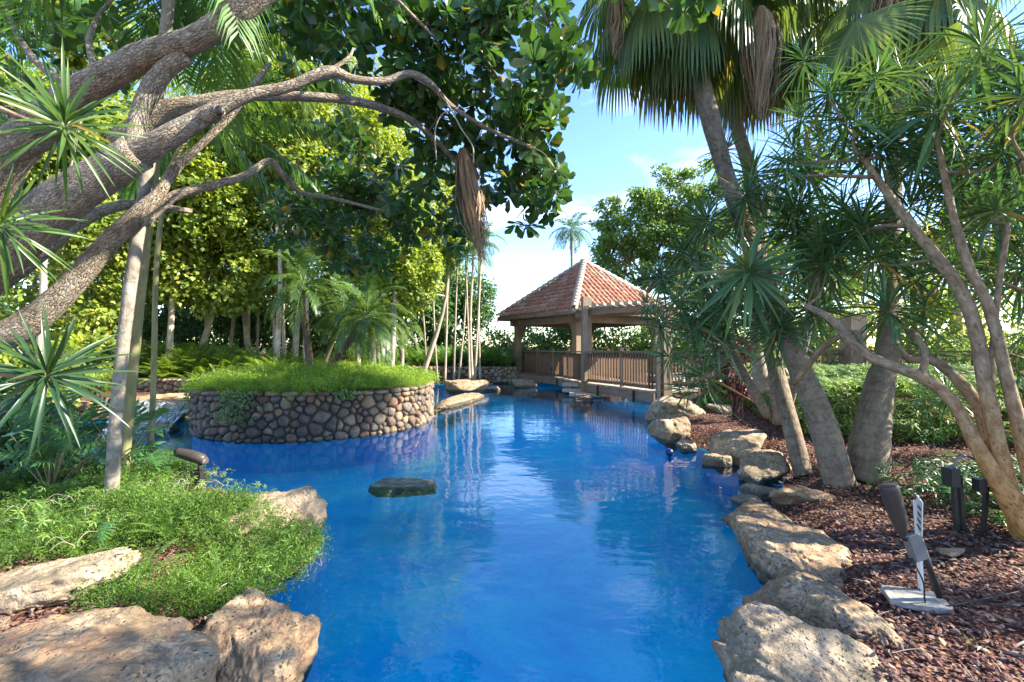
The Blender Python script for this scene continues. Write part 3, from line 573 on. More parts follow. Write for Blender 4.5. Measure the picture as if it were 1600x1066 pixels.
# one tile mesh
def tile_mesh(w, L):
    g = Geo(); k = 6; V = []
    for y_, sc, z_ in ((0, 1.0, .022), (L*1.12, .86, 0.0)):
        for i in range(k+1): a = math.pi*i/k; V.append((math.cos(a)*w/2*sc, y_, math.sin(a)*w*.42*sc+z_))
    for i in range(k+1): a = math.pi*i/k; V.append((math.cos(a)*w/2*.86, 0, math.sin(a)*w*.42*.80+.016))
    Q = [(i, i+1, k+2+i, k+1+i) for i in range(k)]+[(i+1, i, 2*k+2+i, 2*k+3+i) for i in range(k)]; g.add(V, None, Q); me = g.mesh('roof_tile'); me.materials.append(M['tile']); return me
TWd, TL = .225, .27; TM = tile_mesh(TWd*.78, TL); stuff_tiles = Geo(); tarr = np.array([v.co[:] for v in TM.vertices]); tq = np.array([list(p.vertices) for p in TM.polygons])
for f in range(4):
    A = np.append(cor[f], EZ); B = np.append(cor[(f+1) % 4], EZ); e = (B-A)/np.linalg.norm(B-A); mid = (A+B)/2; up = ap-mid; SL = np.linalg.norm(up); up = up/SL; nn = np.cross(e, up)
    if nn[2] < 0: nn = -nn
    nc = int(ES/TWd); vis = f in (0, 3)
    g = Geo(); o = nn*.0; g.add([A-up*.02, B-up*.02, ap], [(0, 1, 2)]); o_ = part('roof_plane', g, M['tile'], gz_t, smooth=False)
    g = Geo(); g.add([A-up*.06-nn*.05, B-up*.06-nn*.05, ap-nn*.05], [(0, 1, 2)]); part('roof_boarding', g, M['wood'], gz_t, smooth=False)
    for c in range(nc):
        s_ = (c+.5)*ES/nc; h = SL*(1-abs(2*s_/ES-1))
        for r_ in range(int(h/TL+.35)):
            p = A+e*s_+up*(r_*TL-.05)+nn*.012; jit = rng.normal(0, .006, 2)
            Mx = Matrix(((e[0], up[0], nn[0], p[0]+jit[0]), (e[1], up[1], nn[1], p[1]), (e[2], up[2], nn[2], p[2]+jit[1]*.6), (0, 0, 0, 1)))
            if vis: inst('roof_tile', TM, Mx, gz_t)
            else: stuff_tiles.add(tarr@np.array(Mx)[:3, :3].T+np.array(Mx)[:3, 3], None, tq)
    # fascia and eave beam
    g = Geo(); beam(g, A+(0, 0, -.09)-up*.0, B+(0, 0, -.09), .05, .17, ext=.02); part('fascia', g, M['wood'], gz_t)
part('back_roof_tiles', stuff_tiles, M['tile'], gz_t, 'stuff')
HM = None
for f in range(4):
    A = np.append(cor[f], EZ); d = ap-A; L = np.linalg.norm(d); d = d/L; n_ = int(L/.26)
    if HM is None: HM = tile_mesh(.26, .26); HM.materials.clear(); HM.materials.append(M['hiptile'])
    for i in range(n_):
        p = A+d*(i*.26-.04)+np.array((0, 0, .03)); x_ = np.cross(d, (0, 0, 1)); x_ /= np.linalg.norm(x_); zz = np.cross(x_, d)
        inst('hip_tile', HM, Matrix(((x_[0], d[0], zz[0], p[0]), (x_[1], d[1], zz[1], p[1]), (x_[2], d[2], zz[2], p[2]), (0, 0, 0, 1))), gz_t)
g = Geo(); V, T = ICO[3]; g.add(V*np.array((.17, .17, .10))+ap+(0, 0, .06), T); part('roof_cap', g, M['hiptile'], gz_t)
ins = .62; pc = [N_+(dl+dr)*ins, N_+dr*(ES-ins)+dl*ins, N_+(dl+dr)*(ES-ins), N_+dl*(ES-ins)+dr*ins]
for i_, p in enumerate(pc):
    g = Geo(); beam(g, (*p, .05), (*p, EZ-.17), .24, .24, up=(*dr, 0)); part('post', g, M['wood'], gz_t, smooth=False)
    for q in (pc[(i_+1) % 4], pc[(i_-1) % 4]):
        d = (q-p)/np.linalg.norm(q-p); g = Geo(); pts_ = [(*(p+d*.12), 1.95, .09), (*(p+d*.22), 2.2, .09), (*(p+d*.42), 2.45, .09), (*(p+d*.75), 2.54, .09)]
        for a, b in zip(pts_[:-1], pts_[1:]): beam(g, a[:3], b[:3], .10, .16, ext=.03)
        part('brace', g, M['wood'], gz_t, smooth=False)
    q = pc[(i_+1) % 4]; g = Geo(); beam(g, (*p, EZ-.28), (*q, EZ-.28), .14, .26, ext=.35); part('beam', g, M['wood'], gz_t, smooth=False)
for k_ in range(17):
    a = N_+dl*(.2+k_*.29)+dr*.2; g = Geo(); beam(g, (*a, .36), (*(a+dr*(ES-.4)), .36), .27, .05); part('deck_plank', g, M['wood'], gz_t, smooth=False)
g = Geo()
for a, b in ((cor[0], cor[1]), (cor[0], cor[3]), (cor[1], cor[2]), (cor[3], cor[2])):
    c2 = ctr; a = c2+(a-c2)*.92; b = c2+(b-c2)*.92; beam(g, (*a, .24), (*b, .24), .08, .2)
part('deck_frame', g, M['wood'], gz_t, smooth=False)
def railing(parent, line, z0, hh, sp, mw, mb, posts=True, pw=.09, extra=.06, bal=.045):
    """line: 2-D points; a top rail, a bottom rail, posts at the points and balusters between"""
    for i in range(len(line)-1):
        a = np.array(line[i], float); b = np.array(line[i+1], float); L = np.linalg.norm(b-a); d = (b-a)/L; za = z0[i]; zb = z0[i+1]
        g = Geo(); beam(g, (*a, za+hh), (*b, zb+hh), .13, .045, ext=.01); part('top_rail', g, mw, parent, smooth=False)
        g = Geo(); beam(g, (*a, za+.10), (*b, zb+.10), .05, .07, ext=-.03); part('bottom_rail', g, mw, parent, smooth=False)
        g = Geo(); beam(g, (*a, za+hh-.09), (*b, zb+hh-.09), .045, .08, ext=-.03); part('upper_rail', g, mw, parent, smooth=False)
        n_ = max(1, int((L-.12)/sp)); me = None
        for k_ in range(n_):
            s_ = (L-n_*sp)/2+sp*(k_+.5); p = a+d*s_; zz = za+(zb-za)*s_/L
            if me is None:
                g = Geo(); beam(g, (0, 0, .04), (0, 0, hh-.05), bal, bal*.75, up=(*d, 0)); me = g.mesh('baluster', smooth=False); me.materials.append(mb)
            off = np.array([d[1], -d[0]])*.045; inst('baluster', me, Matrix.Translation((p[0]+off[0], p[1]+off[1], zz)), parent)
    if posts:
        for i, p in enumerate(line): g = Geo(); beam(g, (*p, z0[i]-.15), (*p, z0[i]+hh+extra), pw, pw, up=(1, 0, 0)); part('post', g, mw, parent, smooth=False)

# walkway bridge curving round the gazebo
BP = np.array([(.06, 20.4), (.62, 19.2), (1.02, 18.0), (1.52, 16.7), (1.93, 15.4), (2.22, 13.75), (2.93, 12.15), (3.42, 10.65)]); BZ = [.38, .38, .38, .38, .38, .40, .42, .44]
br = thing('footbridge', 'curved weathered wooden footbridge with slatted railings along the far pool edge', 'bridge', (1.9, 15.4, .3))
tg = nrm(np.gradient(BP, axis=0)); nb_ = np.stack([-tg[:, 1], tg[:, 0]], 1); nb_[nb_[:, 0] < 0] *= -1; BI = BP+nb_*1.45
railing(br, BP, BZ, .93, .125, M['wood'], M['wood_red'], extra=.10)
railing(br, BI[3:], BZ[3:], .93, .14, M['wood'], M['wood_red'], extra=.10)
for i in range(len(BP)-1):
    for k_ in range(7):
        u = (k_+.5)/7; a = BP[i]*(1-u)+BP[i+1]*u; b = BI[i]*(1-u)+BI[i+1]*u; z_ = BZ[i]*(1-u)+BZ[i+1]*u; L = np.linalg.norm(BP[i+1]-BP[i])/7
        g = Geo(); beam(g, (*a, z_-.02+.003*(k_ % 2)), (*b, z_-.02), L*.95, .04, ext=.09); part('plank', g, M['wood_pale'], br, smooth=False)
    g = Geo(); o = nb_[i]*-.10; beam(g, (*(BP[i]+o), BZ[i]-.15), (*(BP[i+1]+o), BZ[i+1]-.15), .06, .22, ext=.01); part('side_beam', g, M['wood'], br, smooth=False)
    g = Geo(); p = (BP[i]+BP[i+1])/2+nb_[i]*-.16; beam(g, (*p, BZ[i]-.32), (*p, BZ[i]-.02), .05, .05, up=(1, 0, 0)); part('bracket', g, M['black'], br, smooth=False)
# step platform by the pergola post
for k_, (x_, y_, z_, w) in enumerate(((1.62, 14.35, .30, .9), (1.58, 14.1, .14, 1.0), (1.72, 13.5, .08, .8))):
    g = Geo(); beam(g, (x_, y_, z_), (x_+.9, y_-.25, z_), .34, .10); part('step', g, M['wood_pale'], br, smooth=False)
# pergola in front of the gazebo
pg = thing('pergola', 'curved slatted wooden pergola on a tall pale post in front of the gazebo', 'pergola', (2.2, 13.7, .3))
for a, h, w in (((2.17, 13.62), 2.98, .16), ((2.33, 13.9), 2.98, .16), ((3.62, 10.75), 2.35, .22)):
    g = Geo(); beam(g, (*a, -.7), (*a, h), w, w, up=(1, 0.3, 0)); part('post', g, M['wood'], pg, smooth=False)
AR = spline([(1.98, 14.0, 2.44), (2.7, 13.5, 2.54), (3.6, 13.2, 2.58), (4.6, 13.2, 2.56)], 4)
AR2 = AR+np.array([.55, 1.2, 0])
for ln in (AR, AR2):
    for lo in (0,):
        g = Geo()
        for a, b in zip(ln[:-1], ln[1:]): beam(g, a+(0, 0, lo), b+(0, 0, lo), .08, .17, ext=.02)
        part('arched_beam', g, M['wood'], pg, smooth=False)
for u in np.linspace(0, len(AR)-1.01, 13):
    i = int(u); a = AR[i]*(1-u+i)+AR[i+1]*(u-i); b = AR2[i]*(1-u+i)+AR2[i+1]*(u-i); g = Geo(); beam(g, a+(0, 0, .16), b+(0, 0, .16), .15, .10, ext=.25); part('slat', g, M['wood_pale'], pg, smooth=False)
# right-hand railing beyond the hedge
fr_ = thing('wooden_fence', 'brown slatted wooden railing running behind the hedge at right', 'fence', (8, 12.5, .4))
FL = [(4.9, 12.6), (6.4, 12.7), (7.9, 12.6), (9.3, 12.45), (10.0, 11.4), (10.8, 10.6), (12.0, 9.9), (13.4, 9.3)]
railing(fr_, FL, [.42]*8, .95, .15, M['wood_red'], M['wood_red'], extra=.05, pw=.11)
g = Geo(); beam(g, (9.28, 12.38, .2), (9.28, 12.38, 2.35), .42, .42, up=(1, 0, 0)); single('wooden_post', g, M['wood'], 'thick square wooden post rising from the railing behind the palms', 'post', loc=(9.28, 12.38, .2), smooth=False)
g = Geo()
for k_ in range(30): beam(g, (5.2, 12.9+.2*k_, .37), (14, 12.9+.2*k_, .37), .19, .04)
struct('deck', g, M['wood_pale'], smooth=False)

# ------------------------------------------------------------------ plant builders
DOWN = np.array([0, 0, -1.0])
def fan_frond(geo, geo_p, o, d, pl, R, nseg=34, span=125, droop=.3, hang=1.0, seed=0, wid=1.0):
    r = np.random.default_rng(seed); d = nrm(np.asarray(d, float)); p = np.asarray(o, float); pts = [(*p, .016)]; k = 6
    for i in range(k): d = nrm(d+DOWN*droop/k); p = p+d*pl/k; pts.append((*p, .014-.001*i))
    tube(geo_p, pts, 4, 1, cap=False); s = np.cross(d, (0, 0, 1.0)); s = nrm(s+1e-6); up = np.cross(s, d); an = np.radians(np.linspace(-span, span, nseg)); da = an[1]-an[0]
    for a in an:
        L = R*(1-.22*(abs(a)/2.2)**2)*r.uniform(.92, 1.05); q = math.cos(a)*d+math.sin(a)*s-up*(.18+.22*abs(math.sin(a))); q = nrm(q); w = np.cross(up, q); w = nrm(w); V = []; c = p.copy(); dd = q.copy(); last = 0; hg = hang*r.uniform(.7, 1.3)
        st = [.03, .3, .5, .68, .84, 1.0]
        for j, t_ in enumerate(st):
            if j >= 2: dd = nrm(dd+DOWN*hg*(.22 if j == 2 else .55))
            c = c+dd*L*(t_-last); last = t_
            hw = math.tan(da/2)*L*min(t_, .5)*1.03*wid*(1 if j < 3 else (.72, .42, .04)[j-3])
            V += [c-w*hw, c-up*hw*.45, c+w*hw]
        Q = []
        for j in range(len(st)-1): b = 3*j; Q += [(b, b+3, b+4, b+1), (b+1, b+4, b+5, b+2)]
        geo.add(V, None, Q)
def pinnate(geo, o, d, L, n, ll, w, bend=.9, hang=.35, seed=0, vee=.25, r0=.012, sweep=.6, skip=.12):
    r = np.random.default_rng(seed); d = nrm(np.asarray(d, float)); p = np.asarray(o, float); pts = [(*p, r0)]; k = n; VV = []; TT = []; c = 0
    for i in range(k):
        t_ = (i+1)/k; d = nrm(d+DOWN*bend*(.5+t_)/k); p = p+d*L/k
        if i % 4 == 3 or i == k-1: pts.append((*p, r0*(1-.8*t_)))
        if t_ < skip: continue
        s = nrm(np.cross(d, (0, 0, 1.0))+1e-6); up = np.cross(s, d); le = ll*(math.sin(math.pi*(t_*.86+.09))**.55)
        for sg in (-1, 1):
            q = nrm(s*sg+d*(sweep+.9*t_)+up*vee+r.normal(0, .07, 3)); e1 = p+q*le*.5+DOWN*hang*le*.10; q2 = nrm(q+DOWN*hang*1.3); e2 = e1+q2*le*.5
            ww = d*w/2; VV += [p-ww*.3, p+ww*.3, e1-ww, e1+ww, e2]; TT += [(c, c+1, c+3), (c, c+3, c+2), (c+2, c+3, c+4)]; c += 5
    geo.add(VV, TT); tube(geo, pts, 4, 1, cap=False)
def fern_tmpl(n, seed, L=1.0, ll=.13, bend=1.1):
    g = Geo(); pinnate(g, (0, 0, 0), (1, 0, .7), L, n, ll, .035, bend, .3, seed, 0.0, .004, .25, .05); return g.arr()
def make_thing_mesh(name, geo, m, label, cat, loc, group=None): return single(name, geo, m, label, cat, group, loc)

def crown_pts(blobs, n, r=rng, k=16, tight=.30):
    """leaf positions clumped in ellipsoids: (centre xyz, rx, ry, rz, weight)"""
    P_, A_ = [], []; w = np.array([b[4] for b in blobs], float); w /= w.sum()
    for (c, rx, ry, rz, _), ww in zip(blobs, w):
        m = int(n*ww); cc = rnd_dirs(k, r)*(r.uniform(.35, 1, (k, 1))**.5); i = r.integers(0, k, m); q = cc[i]+rnd_dirs(m, r)*(r.uniform(0, 1, (m, 1))**.45)*tight
        P_.append(np.asarray(c)+q*np.array([rx, ry, rz])); A_.append(nrm(q-cc[i]*.5+r.normal(0, .35, q.shape)+np.array([0, 0, -.15])))
    return np.concatenate(P_), np.concatenate(A_)
def sblob(px, py, rx, ry, D, w=None, dep=None):
    k = D/F; return (P(px, py, D), rx*k, (dep or (rx+ry)/2*k*1.1), ry*k, w or rx*ry)
def tree(name, label, cat, base, trunk_pts, blobs, n, tm, lm, bm, ls, group=None, k=16, tight=.30, limbs=True, seed=0, tr=.12, sides=8):
    r = np.random.default_rng(seed+100); t = thing(name, label, cat, base, group); g = Geo()
    tp = [tuple(base)+(tr*1.35,)]+[tuple(p)+(tr*(1-.5*(i+1)/(len(trunk_pts)+1)),) for i, p in enumerate(trunk_pts)]
    tp[0] = (tp[0][0], tp[0][1], tp[0][2]-.1, tp[0][3]); s = tube(g, tp, sides, 5, .08, seed); part('trunk', g, bm, t)
    if limbs:
        for b in blobs:
            st = s[int(len(s)*r.uniform(.55, .95))-1]; c = np.asarray(b[0]); md = (st[:3]+c)/2+np.array([0, 0, -.15])+r.normal(0, .12, 3)
            g = Geo(); tube(g, [(*st[:3], tr*.45), (*md, tr*.3), (*c, tr*.14)], 6, 4, .06, seed)
            for q in range(9): e = c+nrm(r.normal(0, 1, 3))*np.array(b[1:4])*.75; m2 = (md+e)/2+r.normal(0, .08, 3); tube(g, [(*md, tr*.16), (*m2, tr*.12), (*e, tr*.05)], 4, 3)
            part('branch', g, bm, t)
    p, a = crown_pts(blobs, n, r, k, tight); g = Geo(); scatter(g, tm, p, a, r.normal(0, .5, p.shape)+np.array([.15, -.25, .9]), ls*r.uniform(.7, 1.25, len(p))); part('crown', g, lm, t, 'stuff'); return t

# ------------------------------------------------------------------ woodland behind the pool
def Gz(px, D): x = (px-800)/F*D; return np.array([x, D, gz1(x, D)])
bgt = [
 ('broad yellow-green tree at the far left edge behind the thick branches', 90, 11.5, [(60, 420, 90, 90), (120, 330, 80, 70), (20, 300, 70, 90), (60, 510, 80, 50), (150, 240, 60, 50)]),
 ('sunlit round-leaved tree directly left of the two slender poles', 190, 14.0, [(170, 300, 80, 80), (160, 420, 70, 60), (110, 200, 80, 60)]),
 ('sunlit round-leaved tree rising above the yellow-green fern bank', 300, 14.5, [(300, 330, 80, 70), (330, 420, 80, 50), (260, 240, 70, 60), (400, 350, 60, 50)]),
 ('bright spreading tree between fern bank and the pale forked trunks', 392, 16.0, [(400, 250, 80, 60), (430, 330, 80, 60), (380, 420, 70, 50), (340, 180, 70, 60)]),
 ('tree on pale forked trunks behind the left palm of the planter', 458, 15.0, [(470, 260, 70, 60), (460, 360, 80, 50), (520, 330, 60, 60), (500, 180, 60, 60)]),
 ('yellow-green tree rising behind the planter palms', 560, 17.5, [(580, 230, 45, 70), (540, 400, 70, 60), (600, 330, 60, 70), (590, 160, 50, 50)]),
 ('tall loose tree with crooked pale trunk right of the planter palms', 655, 16.5, [(655, 300, 50, 60), (640, 390, 60, 50), (680, 350, 45, 40), (620, 440, 50, 40)]),
]
for i, (lb, px, D, bl) in enumerate(bgt):
    b = Gz(px, D); top = P(px+rng.uniform(-30, 45), 330, D); mid = (b+top)/2+np.array([rng.uniform(-.7, .7), 0, 0])
    tree('seagrape_tree', lb, 'tree', b, [mid, top], [sblob(x, y, rx*1.35, ry*1.35, D+rng.uniform(-1.6, 1.6)) for x, y, rx, ry in bl], 19000, ROUND4, M['seagrape'], M['bark_pale'], .13, 'sea grape trees behind the pool', seed=i, tr=.085, k=110, tight=.22)
for i, (lb, px, D, bl) in enumerate((('very bright yellow-leaved tree between the grey pole and the hanging dark fronds', 262, 12.8, [(290, 270, 60, 60), (250, 360, 60, 60), (330, 300, 50, 50), (290, 430, 60, 40)]), ('bright yellow-green tree showing in the gap of the dark canopy', 610, 13.5, [(585, 220, 34, 60), (625, 320, 36, 60), (600, 400, 50, 50), (650, 420, 40, 40)]), ('light green tree glimpsed between the limbs at the top left', 60, 9.5, [(40, 260, 70, 60), (120, 200, 60, 50), (20, 150, 60, 50), (150, 60, 60, 50)]), ('yellow-green tree high behind the hanging fronds', 430, 13.0, [(420, 110, 60, 50), (470, 160, 50, 50), (380, 200, 60, 50), (440, 220, 50, 40)]))):
    b = Gz(px, D); tree('seagrape_tree', lb, 'tree', b, [P(px+8, 430, D), P(px, 330, D)], [sblob(x, y, rx*1.05, ry*1.1, D+rng.uniform(-.7, .7)) for x, y, rx, ry in bl], 15000, ROUND4, M['seagrape'], M['bark_pale'], .13, 'sea grape trees behind the pool', seed=120+i, tr=.07, k=90, tight=.24)
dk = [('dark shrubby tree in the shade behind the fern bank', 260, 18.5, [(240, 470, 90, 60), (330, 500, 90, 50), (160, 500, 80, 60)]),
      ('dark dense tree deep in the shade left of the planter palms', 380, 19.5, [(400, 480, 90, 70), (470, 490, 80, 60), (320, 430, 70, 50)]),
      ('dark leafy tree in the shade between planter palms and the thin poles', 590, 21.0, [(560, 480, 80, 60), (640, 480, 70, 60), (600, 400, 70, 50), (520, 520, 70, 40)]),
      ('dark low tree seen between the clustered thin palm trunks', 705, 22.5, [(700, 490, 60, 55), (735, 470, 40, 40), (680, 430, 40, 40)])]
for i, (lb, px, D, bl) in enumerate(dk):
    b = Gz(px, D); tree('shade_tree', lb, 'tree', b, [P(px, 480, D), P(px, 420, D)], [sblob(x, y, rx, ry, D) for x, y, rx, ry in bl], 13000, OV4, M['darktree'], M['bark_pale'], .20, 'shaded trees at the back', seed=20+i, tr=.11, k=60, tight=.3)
# a far wood closing the view
r = rng; g = Geo(); bl = []
for k_ in range(34):
    x_ = -46+k_*1.6+r.uniform(-1, 1); bl.append((np.array([x_, 27+r.uniform(-2, 4), 2.1+r.uniform(-.3, 1.2) if x_ < -5.5 else .5]), 2.2, 1.8, 2.6 if x_ < -5.5 else .6, 1))
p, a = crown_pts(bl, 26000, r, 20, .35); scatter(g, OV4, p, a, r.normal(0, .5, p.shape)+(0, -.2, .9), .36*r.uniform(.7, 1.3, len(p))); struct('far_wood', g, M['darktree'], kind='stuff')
# slender pale poles standing in the understorey
for i, (px, y0, y1, D, w) in enumerate(((322, 545, 395, 15.5, 4.5), (358, 545, 430, 16, 5), (387, 555, 440, 16, 5), (402, 545, 420, 16.5, 3.5), (478, 560, 420, 13.5, 8), (445, 560, 400, 14.5, 5), (428, 550, 425, 15, 3.5))):
    a = P(px, y0+12, D); b = P(px+rng.uniform(-8, 8), y1, D); k_ = D/F/2; g = Geo(); tube(g, [(*a, w*k_*1.2), (*((a+b)/2+rng.normal(0, .05, 3)), w*k_), (*b, w*k_*.8)], 7, 5, .05, i)
    single('understorey_tree', g, M['bark_pale'], ['thin straight pale trunk behind the left part of the fern bank', 'short pale trunk behind the middle of the fern bank', 'pale trunk above the right end of the fern bank', 'thinnest pale stem beside the right end of the fern bank', 'thick pale leaning trunk just left of the left planter palm', 'slender pale trunk in the clump left of the planter palm', 'very thin pale stem at the edge of the planter foliage'][i], 'tree trunk', 'pale trunks in the understorey', loc=a)
# hedge and bushes beyond the gazebo
hb = [('rounded bright green hedge seen through the gazebo between its posts', [(905, 500, 60, 36), (850, 528, 50, 22), (960, 530, 50, 24)], 24, M['greentree']),
      ('low grey-green hedge line between thin palm trunks and the gazebo', [(700, 545, 60, 24), (760, 540, 60, 22), (820, 540, 40, 20)], 25, M['greentree']),
      ('green bushes beyond the right side of the gazebo', [(1000, 535, 60, 26), (1060, 530, 60, 34), (1120, 520, 60, 36)], 23, M['greentree'])]
for i, (lb, bl, D, m_) in enumerate(hb):
    g = Geo(); bb = [sblob(x, y, rx, ry, D) for x, y, rx, ry in bl]; bb += [(b[0]-(0, 0, b[3]*1.0), b[1]*1.0, b[2], b[3], b[4]) for b in bb]; p, a = crown_pts(bb, 7500, rng, 24, .34); scatter(g, OVATE, p, a, rng.normal(0, .5, p.shape)+(0, -.3, .9), .19*rng.uniform(.7, 1.3, len(p)))
    single('hedge', g, m_, lb, 'hedge', 'bushes behind the gazebo', loc=(bb[0][0][0], D, .3))
# trees right of and behind the gazebo
for i, (lb, px, D, bl, n) in enumerate([
    ('large airy green tree with spreading top behind the gazebo roof', 1010, 24, [(1050, 310, 60, 45), (1000, 350, 70, 45), (950, 390, 40, 35), (1060, 390, 70, 50), (960, 335, 35, 22), (1090, 290, 40, 30), (1110, 350, 60, 60), (1000, 410, 60, 30), (1090, 440, 60, 50), (970, 365, 40, 30), (1030, 330, 50, 40)], 30000),
    ('dense green tree filling the gap right of the gazebo roof', 1130, 20.5, [(1130, 430, 70, 60), (1100, 500, 60, 40), (1170, 370, 60, 60)], 8000),
    ('yellow-green tree beyond the railing behind the two stout palms', 1300, 17, [(1290, 470, 80, 40), (1350, 400, 90, 60), (1240, 420, 70, 50), (1400, 470, 80, 50), (1340, 530, 110, 40), (1250, 520, 70, 30)], 15000),
    ('sunlit yellow-green tree behind the dracaena at the right edge', 1500, 14, [(1500, 420, 90, 70), (1580, 480, 80, 80), (1450, 520, 60, 40), (1560, 350, 80, 60), (1480, 560, 80, 40)], 11000)]):
    b = Gz(px, D); tree('leafy_tree', lb, 'tree', b, [P(px-5, 480, D), P(px, 400, D)], [sblob(x, y, rx, ry, D+rng.uniform(-1, 1)) for x, y, rx, ry in bl], n, OVATE, M['greentree' if i < 2 else 'seagrape'], M['bark_pale'], .20 if i < 2 else .15, 'trees right of the gazebo', seed=40+i, tr=.16, k=24, tight=.27)

# ------------------------------------------------------------------ feather palms
def feather_palm(name, label, base, pts, L, n, nl, ll, w, mat_, bark, e0=75, e1=-35, bend=1.3, hang=.4, tr=.08, seed=0, group=None, cat='palm', rings=.06, shaft=None, rs=.06):
    t = thing(name, label, cat, base, group); g = Geo(); P0 = [tuple(base)+(tr*1.2,)]+[tuple(p)+(tr*.9,) for p in pts]; P0[0] = (P0[0][0], P0[0][1], P0[0][2]-.1, P0[0][3])
    tube(g, P0, 9, 8, .05, seed, rings, rs); part('trunk', g, bark, t); top = np.array(pts[-1]); ax = nrm(np.array(pts[-1])-np.array(pts[-2] if len(pts) > 1 else base)+np.array([0, 0, .25]))
    if shaft: g = Geo(); tube(g, [(*top, tr*1.15), (*(top+ax*shaft*.6), tr*.95), (*(top+ax*shaft), tr*.5)], 8, 4); part('crownshaft', g, M['bamboo'], t); top = top+ax*shaft*.9
    for i, d in enumerate(dirs_around((0, 0, 1), n, e0, e1, seed)):
        g = Geo(); pinnate(g, top+d*tr*.5, d, L*rng.uniform(.85, 1.1), nl, ll, w, bend, hang, seed*50+i); part('frond', g, mat_, t)
    return t
pb = lambda px, py, D: P(px, py, D)
def onp(px, D): x = (px-800)/F*D; return np.array([x, D, float(pz(x, D))])
feather_palm('date_palm', 'pygmy date palm with upright dark stem on the left of the round planter', onp(487, 9.5), [pb(480, 530, 9.4), pb(472, 478, 9.3), pb(474, 446, 9.3)], 1.05, 30, 34, .27, .030, M['date_d'], M['bark_dark'], 80, -35, 1.7, .5, .075, 3, 'pygmy date palms on the planter')
feather_palm('date_palm', 'pygmy date palm leaning right from the middle of the round planter', onp(500, 9.2), [pb(525, 560, 9.1), pb(548, 530, 9.0), pb(572, 495, 8.9)], 1.0, 32, 34, .26, .030, M['date_d'], M['bark_dark'], 80, -35, 1.7, .5, .08, 4, 'pygmy date palms on the planter')
feather_palm('date_palm', 'smaller pygmy date palm rising between the other two on the planter', onp(497, 9.9), [pb(512, 555, 9.9), pb(528, 515, 9.9), pb(535, 490, 9.9)], .85, 24, 30, .24, .028, M['date_d'], M['bark_dark'], 80, -40, 1.5, .5, .045, 5, 'pygmy date palms on the planter')
feather_palm('date_palm', 'pale-trunked palm with drooping yellowish fronds behind the planter', Gz(583, 14.5), [pb(583, 540, 14.5), pb(580, 500, 14.5)], 1.5, 26, 40, .34, .03, M['date'], M['bark_pale'], 70, -55, 1.8, .7, .09, 6)
feather_palm('date_palm', 'bushy low palm among the ferns right of the planter', Gz(628, 16.5), [pb(628, 530, 16.5), pb(626, 505, 16.5)], 1.3, 20, 36, .3, .03, M['date'], M['bark_pale'], 70, -45, 1.5, .6, .09, 7)
feather_palm('coconut_palm', 'small distant palm standing above the gazebo roof against the sky', Gz(893, 34), [pb(894, 470, 34), pb(893, 358, 34)], 1.9, 17, 20, .75, .10, M['darktree'], M['bark_grey'], 70, -30, 1.6, .5, .12, 8)
# the cluster of thin palm trunks
thin = [(668, 590, 652, 400, 17, 3.4), (684, 575, 677, 395, 17, 3.2), (695, 590, 700, 380, 16.5, 3.6), (709, 580, 716, 385, 17, 3.6), (716, 590, 731, 395, 17, 3), (738, 592, 740, 400, 15.5, 4.4), (741, 592, 752, 385, 16, 4), (734, 600, 728, 420, 15.4, 3), (750, 580, 748, 400, 16.5, 3)]
tl = ['thin palm trunk standing apart at the left of the cluster', 'thin palm with small dark crown second from left in the cluster', 'straight pale thin palm left of the cluster middle', 'thin pale palm in the middle of the cluster', 'thin palm leaning right in the cluster middle', 'thickest thin palm trunk at the right of the cluster by the stone wall', 'tall thin palm at the right edge of the cluster', 'slender leaning palm stem in front of the far stone wall', 'faint thin palm stem last on the right beside the sky']
for i, (x0, y0, x1, y1, D, w) in enumerate(thin):
    b = Gz(x0, D); k_ = D/F/2; top = P(x1, y1, D)
    feather_palm('slender_palm', tl[i], b, [(b*.5+top*.5)+rng.normal(0, .05, 3)*(1, 0, 0), top], .9, 9, 16, .34, .05, M['pinnate'], M['bark_pale'], 75, -10, 1.6, .6, w*k_, 60+i, 'slender clustered palms', shaft=.35, rings=.03, rs=.2)
# two tall poles at left: a grey palm and a green cane palm, their crowns above the frame
b1 = P(172, 806, 3.42); b2 = P(192, 760, 3.95)
for lb, nm, pts, bark, seed, rg in (('slender grey palm trunk leaning through the left foreground from the ground cover', 'areca_palm', [(*b1, .046), (*P(186, 600, 3.45), .042), (*P(206, 430, 3.5), .043), (*P(232, 260, 3.55), .042), (*P(252, 100, 3.6), .040), (*P(266, -10, 3.6), .040), (*P(280, -150, 3.6), .038)], M['bark_grey'], 71, .04),
                        ('greenish cane palm trunk just behind the slender grey one', 'areca_palm', [(*b2, .040), (*P(206, 600, 3.95), .037), (*P(226, 400, 3.95), .037), (*P(243, 250, 3.95), .037), (*P(258, 60, 3.95), .035), (*P(268, -160, 3.95), .035)], M['bamboo'], 72, .05)):
    t = thing(nm, lb, 'palm', pts[0][:3], 'two slender palms at left'); g = Geo(); tube(g, pts, 14, 16, .02, seed, rg, .11 if seed == 71 else .17); part('trunk', g, bark, t); top = np.array(pts[-1][:3])
    for i, d in enumerate(dirs_around((0, 0, 1), 11, 60, -25, seed)):
        g = Geo(); pinnate(g, top, d, 1.9, 46, .55, .038, 1.9, .9, seed*9+i); part('frond', g, M['pinnate'], t)
